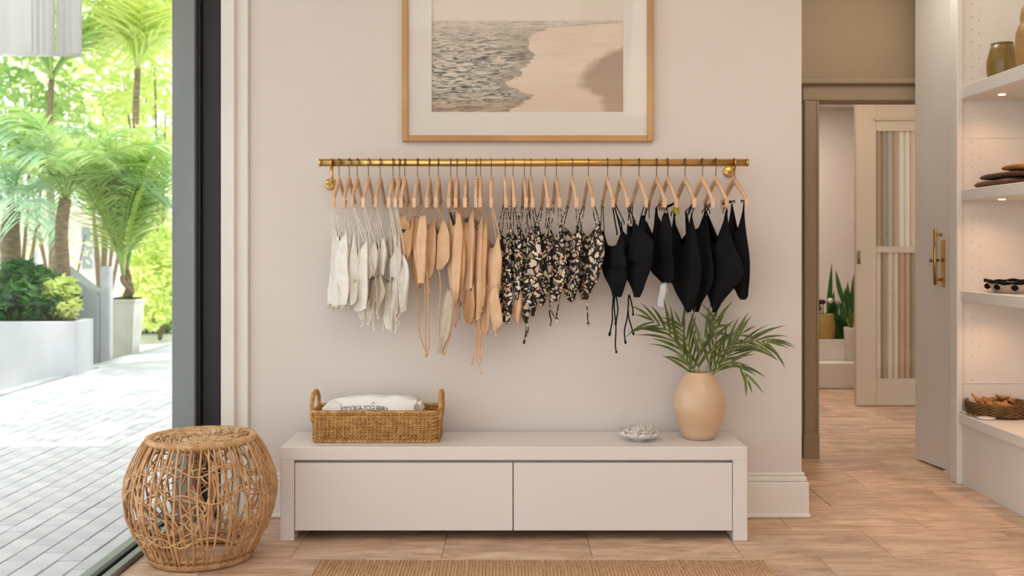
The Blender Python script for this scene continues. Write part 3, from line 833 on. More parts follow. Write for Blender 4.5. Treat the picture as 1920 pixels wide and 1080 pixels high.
I, C_, T, K, PR, B = M['ivory'], M['cream'], M['tan'], M['camel'], M['print'], M['black']
WG, TG, PG, BG = 'ivory swimwear on the rail', 'tan swimwear on the rail', 'printed swimwear on the rail', 'black swimwear on the rail'
G = [
 # px, theta, name, category, phrase, group, material, panels, ties
 (636, -3, 'slip_dress', 'dress', 'sheer ivory slip dress flaring at the hem, leftmost on the rail', WG, I,
   [('body', I, [(426,628,650),(470,620,655),(520,613,656),(560,607,653),(578,606,651)], 0), ('hem_trim', C_, [(570,608,654),(580,610,652)], -0.004)], [[(628,575),(626,583)]]),
 (655, -3, 'mesh_camisole', 'top', 'narrow ivory mesh top, second garment from the left', WG, I,
   [('body', I, [(436,645,668),(500,641,671),(550,645,670),(572,652,668)], 0)], [[(657,565),(659,580)]]),
 (670, -3, 'mesh_dress', 'dress', 'ivory crochet dress with straight hem, third garment from the left', WG, I,
   [('body', I, [(446,660,690),(500,656,692),(550,652,690),(584,656,688)], 0), ('cup', C_, [(502,662,672),(525,658,680),(536,660,678)], -0.014)], [[(662,580),(660,588)]]),
 (691, -3, 'bikini_set', 'bikini', 'ivory bikini set with a pointed folded brief, fourth garment from left', WG, I,
   [('top', I, [(455,680,704),(490,676,708),(518,682,702)], 0), ('brief', I, [(520,676,692),(548,671,690),(580,676,687),(600,682,686)], -0.012), ('lining', K, [(515,672,678),(532,670,678)], -0.016)], [[(684,596),(686,606),(683,614)]]),
 (713, -2, 'bikini_set', 'bikini', 'ivory bikini with crossed straps and hanging pointed tail', WG, I,
   [('top', I, [(446,702,722),(480,697,728),(515,702,724)], 0), ('brief', C_, [(512,692,722),(545,690,728),(572,694,722),(590,700,718)], -0.01), ('tail', I, [(555,696,708),(585,690,704),(612,694,697)], -0.02)], [[(713,536),(713,560),(714,590)]]),
 (737, -2, 'bikini_set', 'bikini', 'ivory triangle bikini with squared brief, sixth garment from the left', WG, I,
   [('top', I, [(460,722,748),(495,718,752),(520,724,746)], 0), ('cup_pad', C_, [(448,718,728),(475,716,730),(498,720,726)], -0.014), ('brief', I, [(522,718,746),(560,722,744),(600,722,742),(618,728,741)], -0.006)], [[(722,605),(723,622)]]),
 (749, -2, 'tie_brief', 'bikini', 'ivory side-tie brief with curled strings, next to the tan pieces', WG, I,
   [('brief', I, [(468,746,758),(490,743,765),(530,747,766),(570,752,764),(585,756,761)], 0)], [[(757,565),(758,585),(752,597),(756,604),(750,613)], [(745,520),(744,560),(745,590)]]),
 (759, -2, 'bandeau_bikini', 'bikini', 'scalloped camel bandeau top, first of the tan pieces', TG, K,
   [('body', K, [(404,746,776),(430,743,778),(465,748,772),(500,757,763)], 0), ('cup', K, [(402,752,768),(420,748,772),(430,750,770)], -0.013)], []),
 (783, -2, 'triangle_bikini', 'bikini', 'camel triangle bikini top with one very long hanging strap', TG, K,
   [('cup', K, [(408,770,792),(450,766,798),(505,772,796),(540,782,790)], 0), ('cup', T, [(404,780,802),(450,780,806),(500,788,802),(530,790,798)], -0.014)],
   [[(799,470),(803,540),(805,600),(806,640),(800,667)], [(795,470),(798,560),(800,640),(802,664)], [(782,540),(784,580),(786,620),(795,650),(802,662)]]),
 (805, -1, 'triangle_bikini', 'bikini', 'tan wrap bikini top with short sharp points, third tan piece', TG, T,
   [('body', T, [(402,790,814),(445,788,818),(490,794,812),(525,799,808)], 0)], [[(803,520),(804,550)]]),
 (822, -1, 'bikini_set', 'bikini', 'tan bikini with looped tie below and pale teardrop lining', TG, T,
   [('top', T, [(410,812,832),(450,806,842),(486,804,842),(505,818,828)], 0), ('lining', C_, [(540,846,851),(580,834,854),(625,828,847),(662,829,832)], -0.01)],
   [[(822,500),(825,540),(823,600),(824,640),(832,665)], [(852,545),(850,600),(842,640),(832,664)]]),
 (845, -1, 'swimsuit', 'swimsuit', 'slim tan one-piece with pale top edge, fifth tan piece', TG, T,
   [('body', T, [(392,842,862),(430,840,864),(500,840,864),(545,845,860),(570,852,858)], 0), ('top_trim', C_, [(392,843,862),(398,842,864)], -0.008)], [[(854,560),(858,590),(854,612)]]),
 (857, 0, 'swimsuit', 'swimsuit', 'short camel one-piece half hidden between longer tan suits', TG, K,
   [('body', K, [(402,850,870),(470,848,872),(530,852,868),(575,858,864)], 0)], [[(861,570),(860,600)]]),
 (874, 0, 'swimsuit', 'swimsuit', 'long narrow tan one-piece with rounded camel lower edge', TG, T,
   [('body', T, [(392,866,888),(450,864,891),(520,866,890),(545,868,888)], 0), ('brief', K, [(530,866,888),(570,866,888),(598,870,886),(607,874,880)], 0.01)], []),
 (893, 1, 'swimsuit', 'swimsuit', 'tan one-piece with knotted cords dangling lowest of all', TG, T,
   [('body', T, [(402,884,904),(470,880,906),(540,884,904),(590,888,900),(604,890,898)], 0)],
   [[(890,598),(892,640),(888,665),(882,688)], [(890,600),(891,650),(894,676),(902,700)], [(898,600),(899,640),(898,672)], [(894,600),(896,650),(901,680)], [(896,600),(903,640),(903,670)]]),
 (901, 1, 'swimsuit', 'swimsuit', 'plain tan one-piece tucked behind the folded wide one', TG, T,
   [('body', K, [(410,892,912),(480,890,914),(550,896,912),(585,900,908)], 0)], []),
 (921, 1, 'swimsuit', 'swimsuit', 'wide folded tan swimsuit with petal-like folds beside the prints', TG, T,
   [('body', T, [(440,912,936),(480,906,938),(530,908,938),(560,912,936)], 0), ('skirt', T, [(530,908,924),(575,897,922),(610,904,922),(628,912,918)], -0.014), ('skirt', T, [(530,918,936),(580,916,938),(605,922,942),(618,930,934)], -0.006)], [[(928,600),(929,632)]]),
 (947, 2, 'swimsuit', 'swimsuit', 'black floral print one-piece, first of the printed suits', PG, PR,
   [('body', PR, [(428,936,958),(480,934,960),(540,934,960),(585,938,958),(607,943,953)], 0)], []),
 (962, 2, 'swimsuit', 'swimsuit', 'short floral print suit with blush panel, second printed piece', PG, PR,
   [('body', PR, [(430,957,977),(490,956,979),(540,959,977),(562,963,973)], 0), ('lining', T, [(545,964,974),(580,962,974),(605,966,970)], 0.01)], []),
 (983, 3, 'swimsuit', 'swimsuit', 'floral print one-piece with two dangling print ties', PG, PR,
   [('body', PR, [(425,970,996),(480,972,1000),(540,972,998),(580,975,994),(606,981,989)], 0)], [[(984,598),(985,620),(982,645)], [(987,598),(989,615),(987,630)]]),
 (995, 3, 'swimsuit', 'swimsuit', 'narrow floral print suit ending in a sharp point', PG, PR,
   [('body', PR, [(428,988,1010),(500,990,1014),(560,993,1008),(592,997,1000)], 0)], []),
 (1022, 4, 'triangle_bikini', 'bikini', 'floral print halter top, fifth printed piece from the left', PG, PR,
   [('body', PR, [(420,1004,1028),(480,1002,1032),(545,1008,1028),(574,1014,1020)], 0)], []),
 (1043, 4, 'swimsuit', 'swimsuit', 'floral print one-piece with a looped tie at the bottom', PG, PR,
   [('body', PR, [(420,1028,1052),(480,1025,1057),(530,1028,1054),(565,1032,1050)], 0)], [[(1032,560),(1030,590),(1034,600),(1031,612)], [(1048,560),(1044,585),(1045,606)], [(1033,580),(1040,598),(1045,585)]]),
 (1073, 5, 'swimsuit', 'swimsuit', 'floral print bandeau suit with rounded lower point', PG, PR,
   [('body', PR, [(420,1052,1086),(480,1054,1088),(530,1056,1086),(567,1066,1076)], 0)], []),
 (1103, 5, 'swimsuit', 'swimsuit', 'widest floral print suit beside the black pieces, thin cord below', PG, PR,
   [('body', PR, [(420,1086,1122),(470,1080,1128),(520,1082,1120),(560,1092,1104)], 0), ('brief', PR, [(500,1080,1100),(535,1080,1100),(562,1086,1096)], 0.012)], [[(1100,552),(1100,580),(1103,611)]]),
 (1139, 6, 'bikini_set', 'bikini', 'black triangle bikini with two longest cord ties hanging', BG, B,
   [('top', B, [(432,1128,1160),(470,1126,1167),(500,1124,1168)], 0), ('brief', B, [(490,1124,1168),(515,1130,1167),(545,1143,1164),(556,1148,1160)], 0.006)],
   [[(1149,552),(1146,580),(1147,600),(1141,630)], [(1151,552),(1149,575),(1153,610),(1151,645),(1154,660)], [(1153,552),(1155,580),(1152,608)]]),
 (1164, 7, 'bikini_set', 'bikini', 'black halter bikini with four short knotted ties below', BG, B,
   [('top', B, [(412,1164,1186),(450,1166,1210),(490,1168,1216)], 0), ('brief', B, [(480,1170,1214),(515,1172,1204),(545,1178,1196),(556,1182,1192)], 0.006)],
   [[(1177,552),(1174,590),(1170,620),(1171,644)], [(1178,552),(1182,575),(1184,590)], [(1176,580),(1176,595),(1181,610),(1184,626)]]),
 (1198, 8, 'triangle_bikini', 'bikini', 'black top with peaked shoulder, third of the black pieces', BG, B,
   [('body', B, [(404,1182,1206),(450,1182,1216),(500,1192,1216),(538,1199,1206)], 0)], []),
 (1231, 9, 'swimsuit', 'swimsuit', 'black swimsuit with white paper tag hanging below it', BG, B,
   [('body', B, [(400,1214,1248),(440,1214,1254),(490,1217,1258),(515,1224,1256),(530,1236,1254)], 0), ('paper_tag', M['tagpaper'], [(528,1240,1250),(548,1239,1249),(574,1238,1246)], -0.012)], [[(1250,518),(1253,530)]]),
 (1252, 9, 'swimsuit', 'swimsuit', 'black swimsuit with rounded looped neck, fifth black piece', BG, B,
   [('body', B, [(386,1234,1248),(400,1230,1256),(450,1226,1260),(500,1230,1260),(522,1240,1256)], 0)], []),
 (1284, 10, 'swimsuit', 'swimsuit', 'long black one-piece with slanted leg edge and yellow label', BG, B,
   [('body', B, [(396,1264,1294),(440,1261,1302),(510,1263,1306),(550,1270,1302),(586,1284,1292)], 0), ('label', M['leaf_tip'], [(388,1272,1277),(402,1273,1277)], -0.014)], []),
 (1317, 11, 'swimsuit', 'swimsuit', 'long black one-piece with thin straps, seventh black piece', BG, B,
   [('body', B, [(392,1292,1322),(440,1288,1328),(510,1290,1332),(550,1298,1328),(586,1302,1314)], 0)], []),
 (1342, 12, 'swimsuit', 'swimsuit', 'widest black one-piece, just before the last suit', BG, B,
   [('body', B, [(392,1328,1358),(440,1320,1366),(510,1318,1380),(545,1326,1366),(586,1334,1346)], 0)], []),
 (1377, 14, 'swimsuit', 'swimsuit', 'slim black one-piece, rightmost on the rail near bracket', BG, B,
   [('body', B, [(372,1372,1392),(440,1369,1394),(520,1371,1397),(550,1375,1397),(561,1384,1396)], 0)], []),
]
for i, (px, th, nm, cat, phrase, grp, m, panels, ties) in enumerate(G):
    short = phrase.split(',')[0]
    h, tips = hanger(px, R(th), 'beech wood hanger carrying the ' + short)
    garment(i, px, R(52), nm, cat, phrase, grp, m, panels, ties, tips,
            strap_r=0.0024 if grp == WG else 0.0031, notch={WG: 26, TG: 34, PG: 24, BG: 62}[grp])

# ------------------------------------------------------------------ vase with palm
VYc = 4.50
vx = PX(1311, VYc); vz = bz
vsc = F / VYc
vase = tag(empty('vase', (vx, VYc, vz)), 'rounded sand coloured ceramic vase standing on the bench', 'vase')
prof_px = [(0, 828), (24, 828), (28, 826), (36, 812), (44, 795), (48.5, 778), (49.5, 765), (47.5, 750), (42, 735), (34, 720), (27, 711), (24.5, 707), (24, 704.5), (22.5, 704.5), (22, 708), (25, 716), (20, 722), (0, 722)]
zb = 827.0
vprof = [(r / vsc, (zb - y) / vsc * 1.02) for r, y in prof_px]
vprof = [(r, max(0.0, z)) for r, z in vprof]
MB().lathe((vx, VYc, vz), vprof, 56).build('body', M['vase'], vase)
MB().lathe((vx, VYc, vz + (827 - 716) / vsc), [(0.0, 0.006), (0.03, 0.008), (0.054, 0.0)], 20, rfun=lambda a, k: 1 + .04*math.sin(5*a)).build('soil', M['soil'], vase)

plant = tag(empty('palm_plant', (vx, VYc, vz + 0.27)), 'green palm fronds fanning out of the sand coloured vase', 'plant')
def leaf_strip(mb, base, dirv, length, width, droop, side):
    """a folded, tapering leaflet of five sections"""
    n = 6
    pts = []
    p = Vector(base); d = Vector(dirv).normalized()
    for k in range(n + 1):
        pts.append(p.copy())
        d = (d + Vector((0, 0, -droop / n))).normalized()
        p = p + d * (length / n)
    v, f = [], []
    for k in range(n + 1):
        t_ = (pts[min(k + 1, n)] - pts[max(k - 1, 0)]).normalized()
        w = t_.cross(Vector(side)); 
        if w.length < 1e-4: w = t_.orthogonal()
        w.normalize()
        u = w.cross(t_)
        fr = k / n
        ww = width * (0.35 + 1.3 * fr if fr < 0.4 else 0.87 * (1 - fr) / 0.6 + 0.03) * 0.6
        v += [pts[k] + w * ww, pts[k] - u * ww * 0.35, pts[k] - w * ww]
    for k in range(n):
        a, b_ = k * 3, k * 3 + 3
        f += [(a, a + 1, b_ + 1, b_), (a + 1, a + 2, b_ + 2, b_ + 1)]
    mb.add(v, f, True)

rl = random.Random(21)
def vase_frond(pts_px, dY, n, ln, wd, start=0.35, rot=1.0, only=None):
    """pts_px: rachis in photo pixels, dY depth offset from the vase at the tip"""
    ctr = [P(x, y, VYc + dY * k / (len(pts_px) - 1)) for k, (x, y) in enumerate(pts_px)]
    sm = []
    for i in range(len(ctr) - 1):
        p0 = ctr[i - 1] if i else ctr[i]; p3 = ctr[i + 2] if i + 2 < len(ctr) else ctr[i + 1]
        for k in range(6):
            t_ = k / 6
            sm.append(0.5 * (2*ctr[i] + (ctr[i+1] - p0)*t_ + (2*p0 - 5*ctr[i] + 4*ctr[i+1] - p3)*t_*t_ + (3*ctr[i] - p0 - 3*ctr[i+1] + p3)*t_**3))
    sm.append(ctr[-1])
    m_ = len(sm)
    fr = MB().tube(sm, [0.0035 * (1 - 0.75 * k / m_) for k in range(m_)], 6).build('frond', M['stem'], plant)
    for k in range(n):
        f_ = start + (1 - start) * (k + 0.3) / n
        i = min(m_ - 2, int(f_ * (m_ - 1)))
        p = sm[i].lerp(sm[i + 1], f_ * (m_ - 1) - i)
        t_ = (sm[i + 1] - sm[i]).normalized()
        for s in (1, -1):
            if only and s != only: continue
            view = Vector((0.15 * s, -1, 0.1))
            side = t_.cross(view).normalized() * s
            sp = 0.30 + 0.18 * rl.random()
            d = (t_ * (1.0 - 0.25 * f_) + side * sp * rot + Vector((0, rl.uniform(-.35, .35), 0))).normalized()
            L_ = ln * (0.65 + 0.6 * math.sin(math.pi * (0.2 + 0.72 * (f_ - start) / (1 - start)))) * rl.uniform(0.85, 1.1)
            mb = MB()
            leaf_strip(mb, p, d, L_, wd * rl.uniform(0.85, 1.15), rl.uniform(0.25, 0.9), view)
            mb.build('leaflet', M['leaf'], fr)
    d = (sm[-1] - sm[-2]).normalized()
    mb = MB(); leaf_strip(mb, sm[-1], d, ln * 0.6, wd * 0.8, 0.3, (0, -1, 0)); mb.build('leaflet', M['leaf'], fr)

vase_frond([(1303, 720), (1292, 690), (1272, 650), (1248, 618), (1222, 601)], -0.10, 9, 0.150, 0.013, 0.16)
vase_frond([(1305, 720), (1298, 680), (1288, 640), (1276, 608)], 0.05, 7, 0.130, 0.014, 0.2)
vase_frond([(1312, 720), (1310, 680), (1318, 640), (1336, 612)], 0.02, 5, 0.125, 0.015, 0.22)
vase_frond([(1318, 720), (1330, 675), (1341, 635), (1343, 596)], 0.03, 6, 0.120, 0.014, 0.25)
vase_frond([(1320, 720), (1345, 690), (1375, 658), (1410, 640), (1442, 642)], -0.06, 11, 0.150, 0.011, 0.16)
vase_frond([(1318, 720), (1338, 685), (1362, 650), (1392, 625)], 0.08, 7, 0.135, 0.012, 0.2)
vase_frond([(1320, 720), (1345, 695), (1372, 680), (1392, 690), (1402, 712)], -0.10, 3, 0.11, 0.013, 0.4)

# ------------------------------------------------------------------ scalloped shell dish
sx, sy = PX(1199, 4.46), 4.46
dish = tag(empty('shell_dish', (sx, sy, bz)), 'white scalloped shell dish on the bench left of the vase', 'dish')
def petal(a):
    return lambda q, k: 1 + 0.0
mb = MB()
mb.lathe((sx, sy, bz), [(0.0, 0.0), (0.030, 0.0), (0.034, 0.006), (0.03, 0.012), (0, 0.012)], 24)
mb.build('foot', M['shell'], dish)
for ring, (n, r0, r1, z0, z1, w) in enumerate(((9, 0.02, 0.098, 0.008, 0.040, 0.060), (8, 0.015, 0.070, 0.014, 0.050, 0.05), (5, 0.006, 0.034, 0.02, 0.058, 0.036))):
    for k in range(n):
        a = 2 * math.pi * (k + 0.35 * ring) / n
        er = Vector((math.cos(a), math.sin(a), 0)); et = Vector((-math.sin(a), math.cos(a), 0))
        v, f = [], []
        nu, nv_ = 7, 9
        for lay in (0, 1):
            for i in range(nu):
                fi = i / (nu - 1)
                rr_ = r0 + (r1 - r0) * math.sin(fi * math.pi / 2 * 0.96)
                zz = z0 + (z1 - z0) * fi ** 1.6
                wdt = w * math.sin(math.pi * (0.12 + 0.62 * fi)) * 0.5
                for j in range(nv_):
                    s_ = (j / (nv_ - 1) - 0.5) * 2
                    bow = 0.010 * (s_ * s_) * fi
                    rip = 0.0022 * math.sin(s_ * 9) * fi
                    edge = -0.008 * (s_ * s_) * fi
                    v.append(Vector((sx, sy, bz)) + er * (rr_ + edge) + et * (s_ * wdt) + Vector((0, 0, zz + bow + rip - lay * 0.002)))
        q = nu * nv_
        for i in range(nu - 1):
            for j in range(nv_ - 1):
                a0 = i*nv_ + j
                f.append((a0, a0 + nv_, a0 + nv_ + 1, a0 + 1)); f.append((q + a0, q + a0 + 1, q + a0 + nv_ + 1, q + a0 + nv_))
        for j in range(nv_ - 1):
            a0 = (nu - 1)*nv_ + j
            f.append((a0, q + a0, q + a0 + 1, a0 + 1))
        for i in range(nu - 1):
            a0 = i*nv_; f.append((a0, q + a0, q + a0 + nv_, a0 + nv_))
            a0 = i*nv_ + nv_ - 1; f.append((a0, a0 + nv_, q + a0 + nv_, q + a0))
        MB().add(v, f, True).build('petal', M['shell'], dish)

# ------------------------------------------------------------------ seagrass basket with paper bags
kY0, kY1 = 4.385, 4.615
kx0, kx1 = PX(580, kY0), PX(826, kY0)
kz0, kz1 = bz, PZ(772, kY0)
bask = tag(empty('woven_basket', ((kx0 + kx1)/2, 4.5, bz)), 'rectangular woven seagrass basket with loop handles on the bench', 'basket')
def perim(z, inset, n_long=60, n_short=24, wob=0.0, ph=0):
    x0, x1, y0, y1 = kx0 + inset, kx1 - inset, kY0 + inset, kY1 - inset
    pts = []
    c = 0.018
    tot = 0
    segs = [((x0 + c, y0), (x1 - c, y0), n_long), ((x1, y0 + c), (x1, y1 - c), n_short), ((x1 - c, y1), (x0 + c, y1), n_long), ((x0, y1 - c), (x0, y0 + c), n_short)]
    for (a, b_, n) in segs:
        dx, dy = b_[0] - a[0], b_[1] - a[1]
        L_ = math.hypot(dx, dy); nx, ny = dy / L_, -dx / L_
        for k in range(n):
            f_ = k / n
            o = wob * math.cos(math.pi * (tot + k) + ph)
            pts.append((a[0] + dx*f_ + nx*o, a[1] + dy*f_ + ny*o, z + rl.uniform(-.0012, .0012)))
        tot += n
    return pts
rows = 13
mb = MB()
for r_ in range(rows):
    z = kz0 + 0.012 + (kz1 - kz0 - 0.026) * r_ / (rows - 1)
    fl = 0.006 * (1 - r_ / (rows - 1))
    mb.tube(perim(z, 0.008 + fl, wob=0.0042, ph=math.pi * (r_ % 2)), 0.0046, 6, closed=True)
o = mb.build('weavers', M['seagrass'], bask); o['kind'] = 'stuff'
mb = MB()
pp = perim(0, 0.008)
for (x, y, _) in pp[::2]:
    mb.tube([(x, y, kz0 + 0.006), (x, y, kz1 - 0.004)], 0.0034, 5)
o = mb.build('stakes', M['seagrass'], bask); o['kind'] = 'stuff'
def rope_ring(z, r, inset):
    mb = MB(); mb.tube(perim(z, inset), r, 8, closed=True)
    # wrapping turns
    q = perim(z, inset, 90, 34)
    for k in range(0, len(q), 2):
        a = Vector(q[k]); b_ = Vector(q[(k + 1) % len(q)])
        t_ = (b_ - a).normalized(); nn = t_.cross(Vector((0, 0, 1)))
        mb.tube([a + nn * r * 0.8 + Vector((0, 0, -r*.6)), a + t_*.003 + nn * r * .5 + Vector((0, 0, r*.9)), a + t_*.005 - nn * r * .6 + Vector((0, 0, r*.8))], r*0.42, 5)
    return mb
rope_ring(kz1 - 0.004, 0.0075, 0.008).build('rim', M['seagrass'], bask)
rope_ring(kz0 + 0.006, 0.006, 0.012).build('base_ring', M['seagrass'], bask)
MB().box(kx0 + .015, kx1 - .015, kY0 + .015, kY1 - .015, kz0 + 0.002, kz0 + 0.008).build('bottom', M['seagrass'], bask)
for s, xx in ((-1, kx0 + 0.008), (1, kx1 - 0.008)):
    pts = []
    for k in range(13):
        a = math.pi * k / 12
        pts.append((xx + s * 0.004, 4.5 - 0.085 * math.cos(a), kz1 - 0.012 + 0.085 * (math.sin(a) ** 0.7 if math.sin(a) > 0 else 0)))
    pts = [(xx, pts[0][1], kz1 - 0.05)] + pts + [(xx, pts[-1][1], kz1 - 0.05)]
    hb = MB(); hb.tube(pts, 0.0085, 8)
    for k in range(1, len(pts) - 1):
        for q in (0, 0.5):
            a = Vector(pts[k]).lerp(Vector(pts[k + 1]), q)
            t_ = (Vector(pts[k + 1]) - Vector(pts[k])).normalized()
            u_ = t_.orthogonal().normalized(); w_ = t_.cross(u_)
            hb.tube([a + (u_ * math.cos(b_) + w_ * math.sin(b_)) * 0.0085 + t_ * 0.002 * b_ / 6.28 for b_ in [i * math.pi / 4 for i in range(8)]], 0.0022, 4, closed=True)
    hb.build('handle', M['seagrass'], bask)

def pillow(cx, cy, z0, lx, ly, h, seed, squash=0.5, tilt=0):
    mb = MB()
    nu, nv_ = 28, 16
    v, f = [], []
    for lay in (1, 0):
        for i in range(nu + 1):
            for j in range(nv_ + 1):
                u, w = i / nu * 2 - 1, j / nv_ * 2 - 1
                e = max(0, (1 - abs(u) ** 5) * (1 - abs(w) ** 5)) ** 0.55
                wr = mnoise.noise(Vector((u * 3 + seed, w * 3, lay * 3.0))) * 0.010 + mnoise.noise(Vector((u * 8 + seed, w * 7, 5 + lay))) * 0.004
                z = z0 + h * (0.28 + (0.72 * e if lay else -0.28 * e)) + wr * e
                v.append((cx + u * lx / 2 * (1 - 0.03 * abs(w)), cy + w * ly / 2, z + tilt * u))
    q = (nu + 1) * (nv_ + 1)
    for i in range(nu):
        for j in range(nv_):
            a = i * (nv_ + 1) + j
            f.append((a, a + nv_ + 1, a + nv_ + 2, a + 1)); f.append((q + a, q + a + 1, q + a + nv_ + 2, q + a + nv_ + 1))
    mb.add(v, f, True)
    return mb
kc = (kx0 + kx1) / 2
bagx = PX(705, 4.48)
g = 'white paper bags in the seagrass basket'
zst = bz + 0.01
for k in range(2):
    b_ = pillow(bagx + 0.004 * (k - 1), 4.525, zst, 0.43 - .01*k, 0.13, 0.052, k * 7.3)
    o = b_.build('paper_bag', M['paper'])
    tag(o, ['flat white paper bag at the bottom of the basket', 'flat white paper bag lying above another in the basket'][k], 'bag', g)
    zst += 0.048
o = pillow(bagx + 0.012, 4.525, zst + 0.004, 0.40, 0.13, 0.075, 31.0).build('paper_bag', M['paper'])
tag(o, 'crumpled plain white bag lying on top of the basket pile', 'bag', g)
# the printed bag stands against the front of the basket
sbw, sbz0, sbz1, sbY = 0.41, bz + 0.012, PZ(745, 4.42), 4.432
def sb_front(u, w):
    e = max(0, (1 - abs(u) ** 4) * (1 - abs(w) ** 4)) ** 0.5
    return 0.020 * e + 0.0035 * e * mnoise.noise(Vector((u * 4, w * 3, 2.0)))
v, f = [], []
nu, nw = 40, 16
for lay in (1, -1):
    for i in range(nu + 1):
        for j in range(nw + 1):
            u, w = i / nu * 2 - 1, j / nw * 2 - 1
            top = (0.010 * mnoise.noise(Vector((u * 3.1, 4.0, 1.0))) - 0.018 * abs(u) ** 3) * max(0, w)
            v.append((bagx + u * sbw / 2, sbY - lay * sb_front(u, w) + .012 * w, sbz0 + (sbz1 - sbz0) * (w + 1) / 2 + top))
Q = (nu + 1) * (nw + 1)
for i in range(nu):
    for j in range(nw):
        a = i * (nw + 1) + j
        f.append((a, a + nw + 1, a + nw + 2, a + 1)); f.append((Q + a, Q + a + 1, Q + a + nw + 2, Q + a + nw + 1))
pbag = tag(empty('printed_bag', (bagx, sbY, sbz0)), 'white shopping bag with arched dark lettering standing in the basket', 'bag')
MB().add(v, f, True).build('body', M['paper'], pbag)
# small standing bag edge at the left and a tissue sleeve at the right
mb = MB()
xa, xb = PX(606, 4.44), PX(640, 4.44)
mb.add([(xa, 4.42, kz1 - .10), (xb, 4.415, kz1 - .10), (xb, 4.415, kz1 + .030), (xa + .035, 4.42, kz1 + .046), (xa, 4.42, kz1 + .012),
        (xa, 4.432, kz1 - .10), (xb, 4.428, kz1 - .10), (xb, 4.428, kz1 + .030), (xa + .035, 4.432, kz1 + .046), (xa, 4.432, kz1 + .012)],
       [(0,1,2,3,4), (9,8,7,6,5), (0,5,6,1), (1,6,7,2), (2,7,8,3), (3,8,9,4), (4,9,5,0)])
tag(mb.build('gift_bag', M['paper']), 'small folded white gift bag at the left end inside the basket', 'bag')
mb = MB()
xa = PX(783, 4.44)
for k, (dx, h_, w_) in enumerate(((0, .032, .020), (.010, .058, .016))):
    x = xa + dx - 0.012
    mb.add([(x, 4.42 + k*.014, kz1 - .08), (x + w_, 4.43 + k*.014, kz1 - .08), (x + w_ + .003, 4.43 + k*.014, kz1 + h_ * .55), (x + w_*.35, 4.425 + k*.014, kz1 + h_), (x - .003, 4.42 + k*.014, kz1 + h_ * .6),
            (x, 4.428 + k*.014, kz1 - .08), (x + w_, 4.438 + k*.014, kz1 - .08), (x + w_ + .003, 4.438 + k*.014, kz1 + h_ * .55), (x + w_*.35, 4.433 + k*.014, kz1 + h_), (x - .003, 4.428 + k*.014, kz1 + h_ * .6)],
           [(0,1,2,3,4), (9,8,7,6,5), (0,5,6,1), (1,6,7,2), (2,7,8,3), (3,8,9,4), (4,9,5,0)])
tag(mb.build('tissue_sleeve', M['tissue']), 'greige tissue sleeve standing at the right end inside the basket', 'tissue')

# ------------------------------------------------------------------ rattan stool
SX, SY = PX(377.5, 4.084), 4.084
stool = tag(empty('rattan_stool', (SX, SY, 0)), 'barrel shaped open weave rattan stool beside the glass wall', 'stool')
prof = [(0.205, 0.030), (0.228, 0.07), (0.262, 0.13), (0.288, 0.20), (0.297, 0.265), (0.288, 0.335), (0.264, 0.400), (0.236, 0.450), (0.216, 0.478)]
def prad(z):
    if z <= prof[0][1]: return prof[0][0]
    for (r0, z0), (r1, z1) in zip(prof, prof[1:]):
        if z <= z1:
            f_ = (z - z0) / (z1 - z0); f_ = f_*f_*(3 - 2*f_)*0.5 + f_*0.5
            return r0 + (r1 - r0) * f_
    return prof[-1][0]
rs = random.Random(5)
def cyl(a, z, dr=0): 
    r_ = prad(z) + dr
    return Vector((SX + r_ * math.cos(a), SY + r_ * math.sin(a), z))
NS = 54
for k in range(NS):
    a0 = 2 * math.pi * (k + rs.uniform(-.2, .2)) / NS
    ph, am = rs.uniform(0, 6.28), rs.uniform(0.01, 0.045)
    dz = rs.uniform(-0.05, 0.05)
    pts = [cyl(a0 + am * math.sin(ph + z * 11) + dz * (z - .25), z, 0.003 * math.sin(ph * 3 + z * 17)) for z in [0.028 + 0.452 * i / 16 for i in range(17)]]
    rr_ = rs.uniform(0.0036, 0.0056)
    MB().tube(pts, rr_, 6).build('cane', M['rattan'], stool)
mb = MB()
for k in range(300):             # branching twigs between the canes
    a0 = rs.uniform(0, 6.28); z0 = rs.uniform(0.06, 0.42)
    da = rs.choice((-1, 1)) * rs.uniform(0.10, 0.30); dz = rs.choice((-1, 1)) * rs.uniform(0.0, 0.11)
    cur = rs.uniform(-0.03, 0.03)
    pts = []
    for i in range(7):
        f_ = i / 6
        z = min(0.46, max(0.035, z0 + dz * f_ + cur * math.sin(math.pi * f_)))
        pts.append(cyl(a0 + da * f_, z, -0.003 + 0.004 * math.sin(9*f_ + k)))
    mb.tube(pts, rs.uniform(0.0026, 0.0042), 5)
for k in range(26):              # long wandering canes
    a0 = rs.uniform(0, 6.28); sl = rs.choice((-1, 1)) * rs.uniform(0.3, 0.7)
    pts = [cyl(a0 + sl * f_ + 0.06 * math.sin(12*f_ + k), 0.04 + 0.43 * f_, -0.004) for f_ in [i / 14 for i in range(15)]]
    mb.tube(pts, rs.uniform(0.003, 0.0045), 5)
for zz in (0.13, 0.30, 0.40):
    for _ in range(3):
        a0 = rs.uniform(0, 6.28); sp = rs.uniform(1.2, 2.6)
        mb.tube([cyl(a0 + sp * i / 20, zz + 0.02 * math.sin(i * .9 + a0), 0.001) for i in range(21)], 0.0034, 5)
o = mb.build('twigs', M['rattan'], stool); o['kind'] = 'stuff'
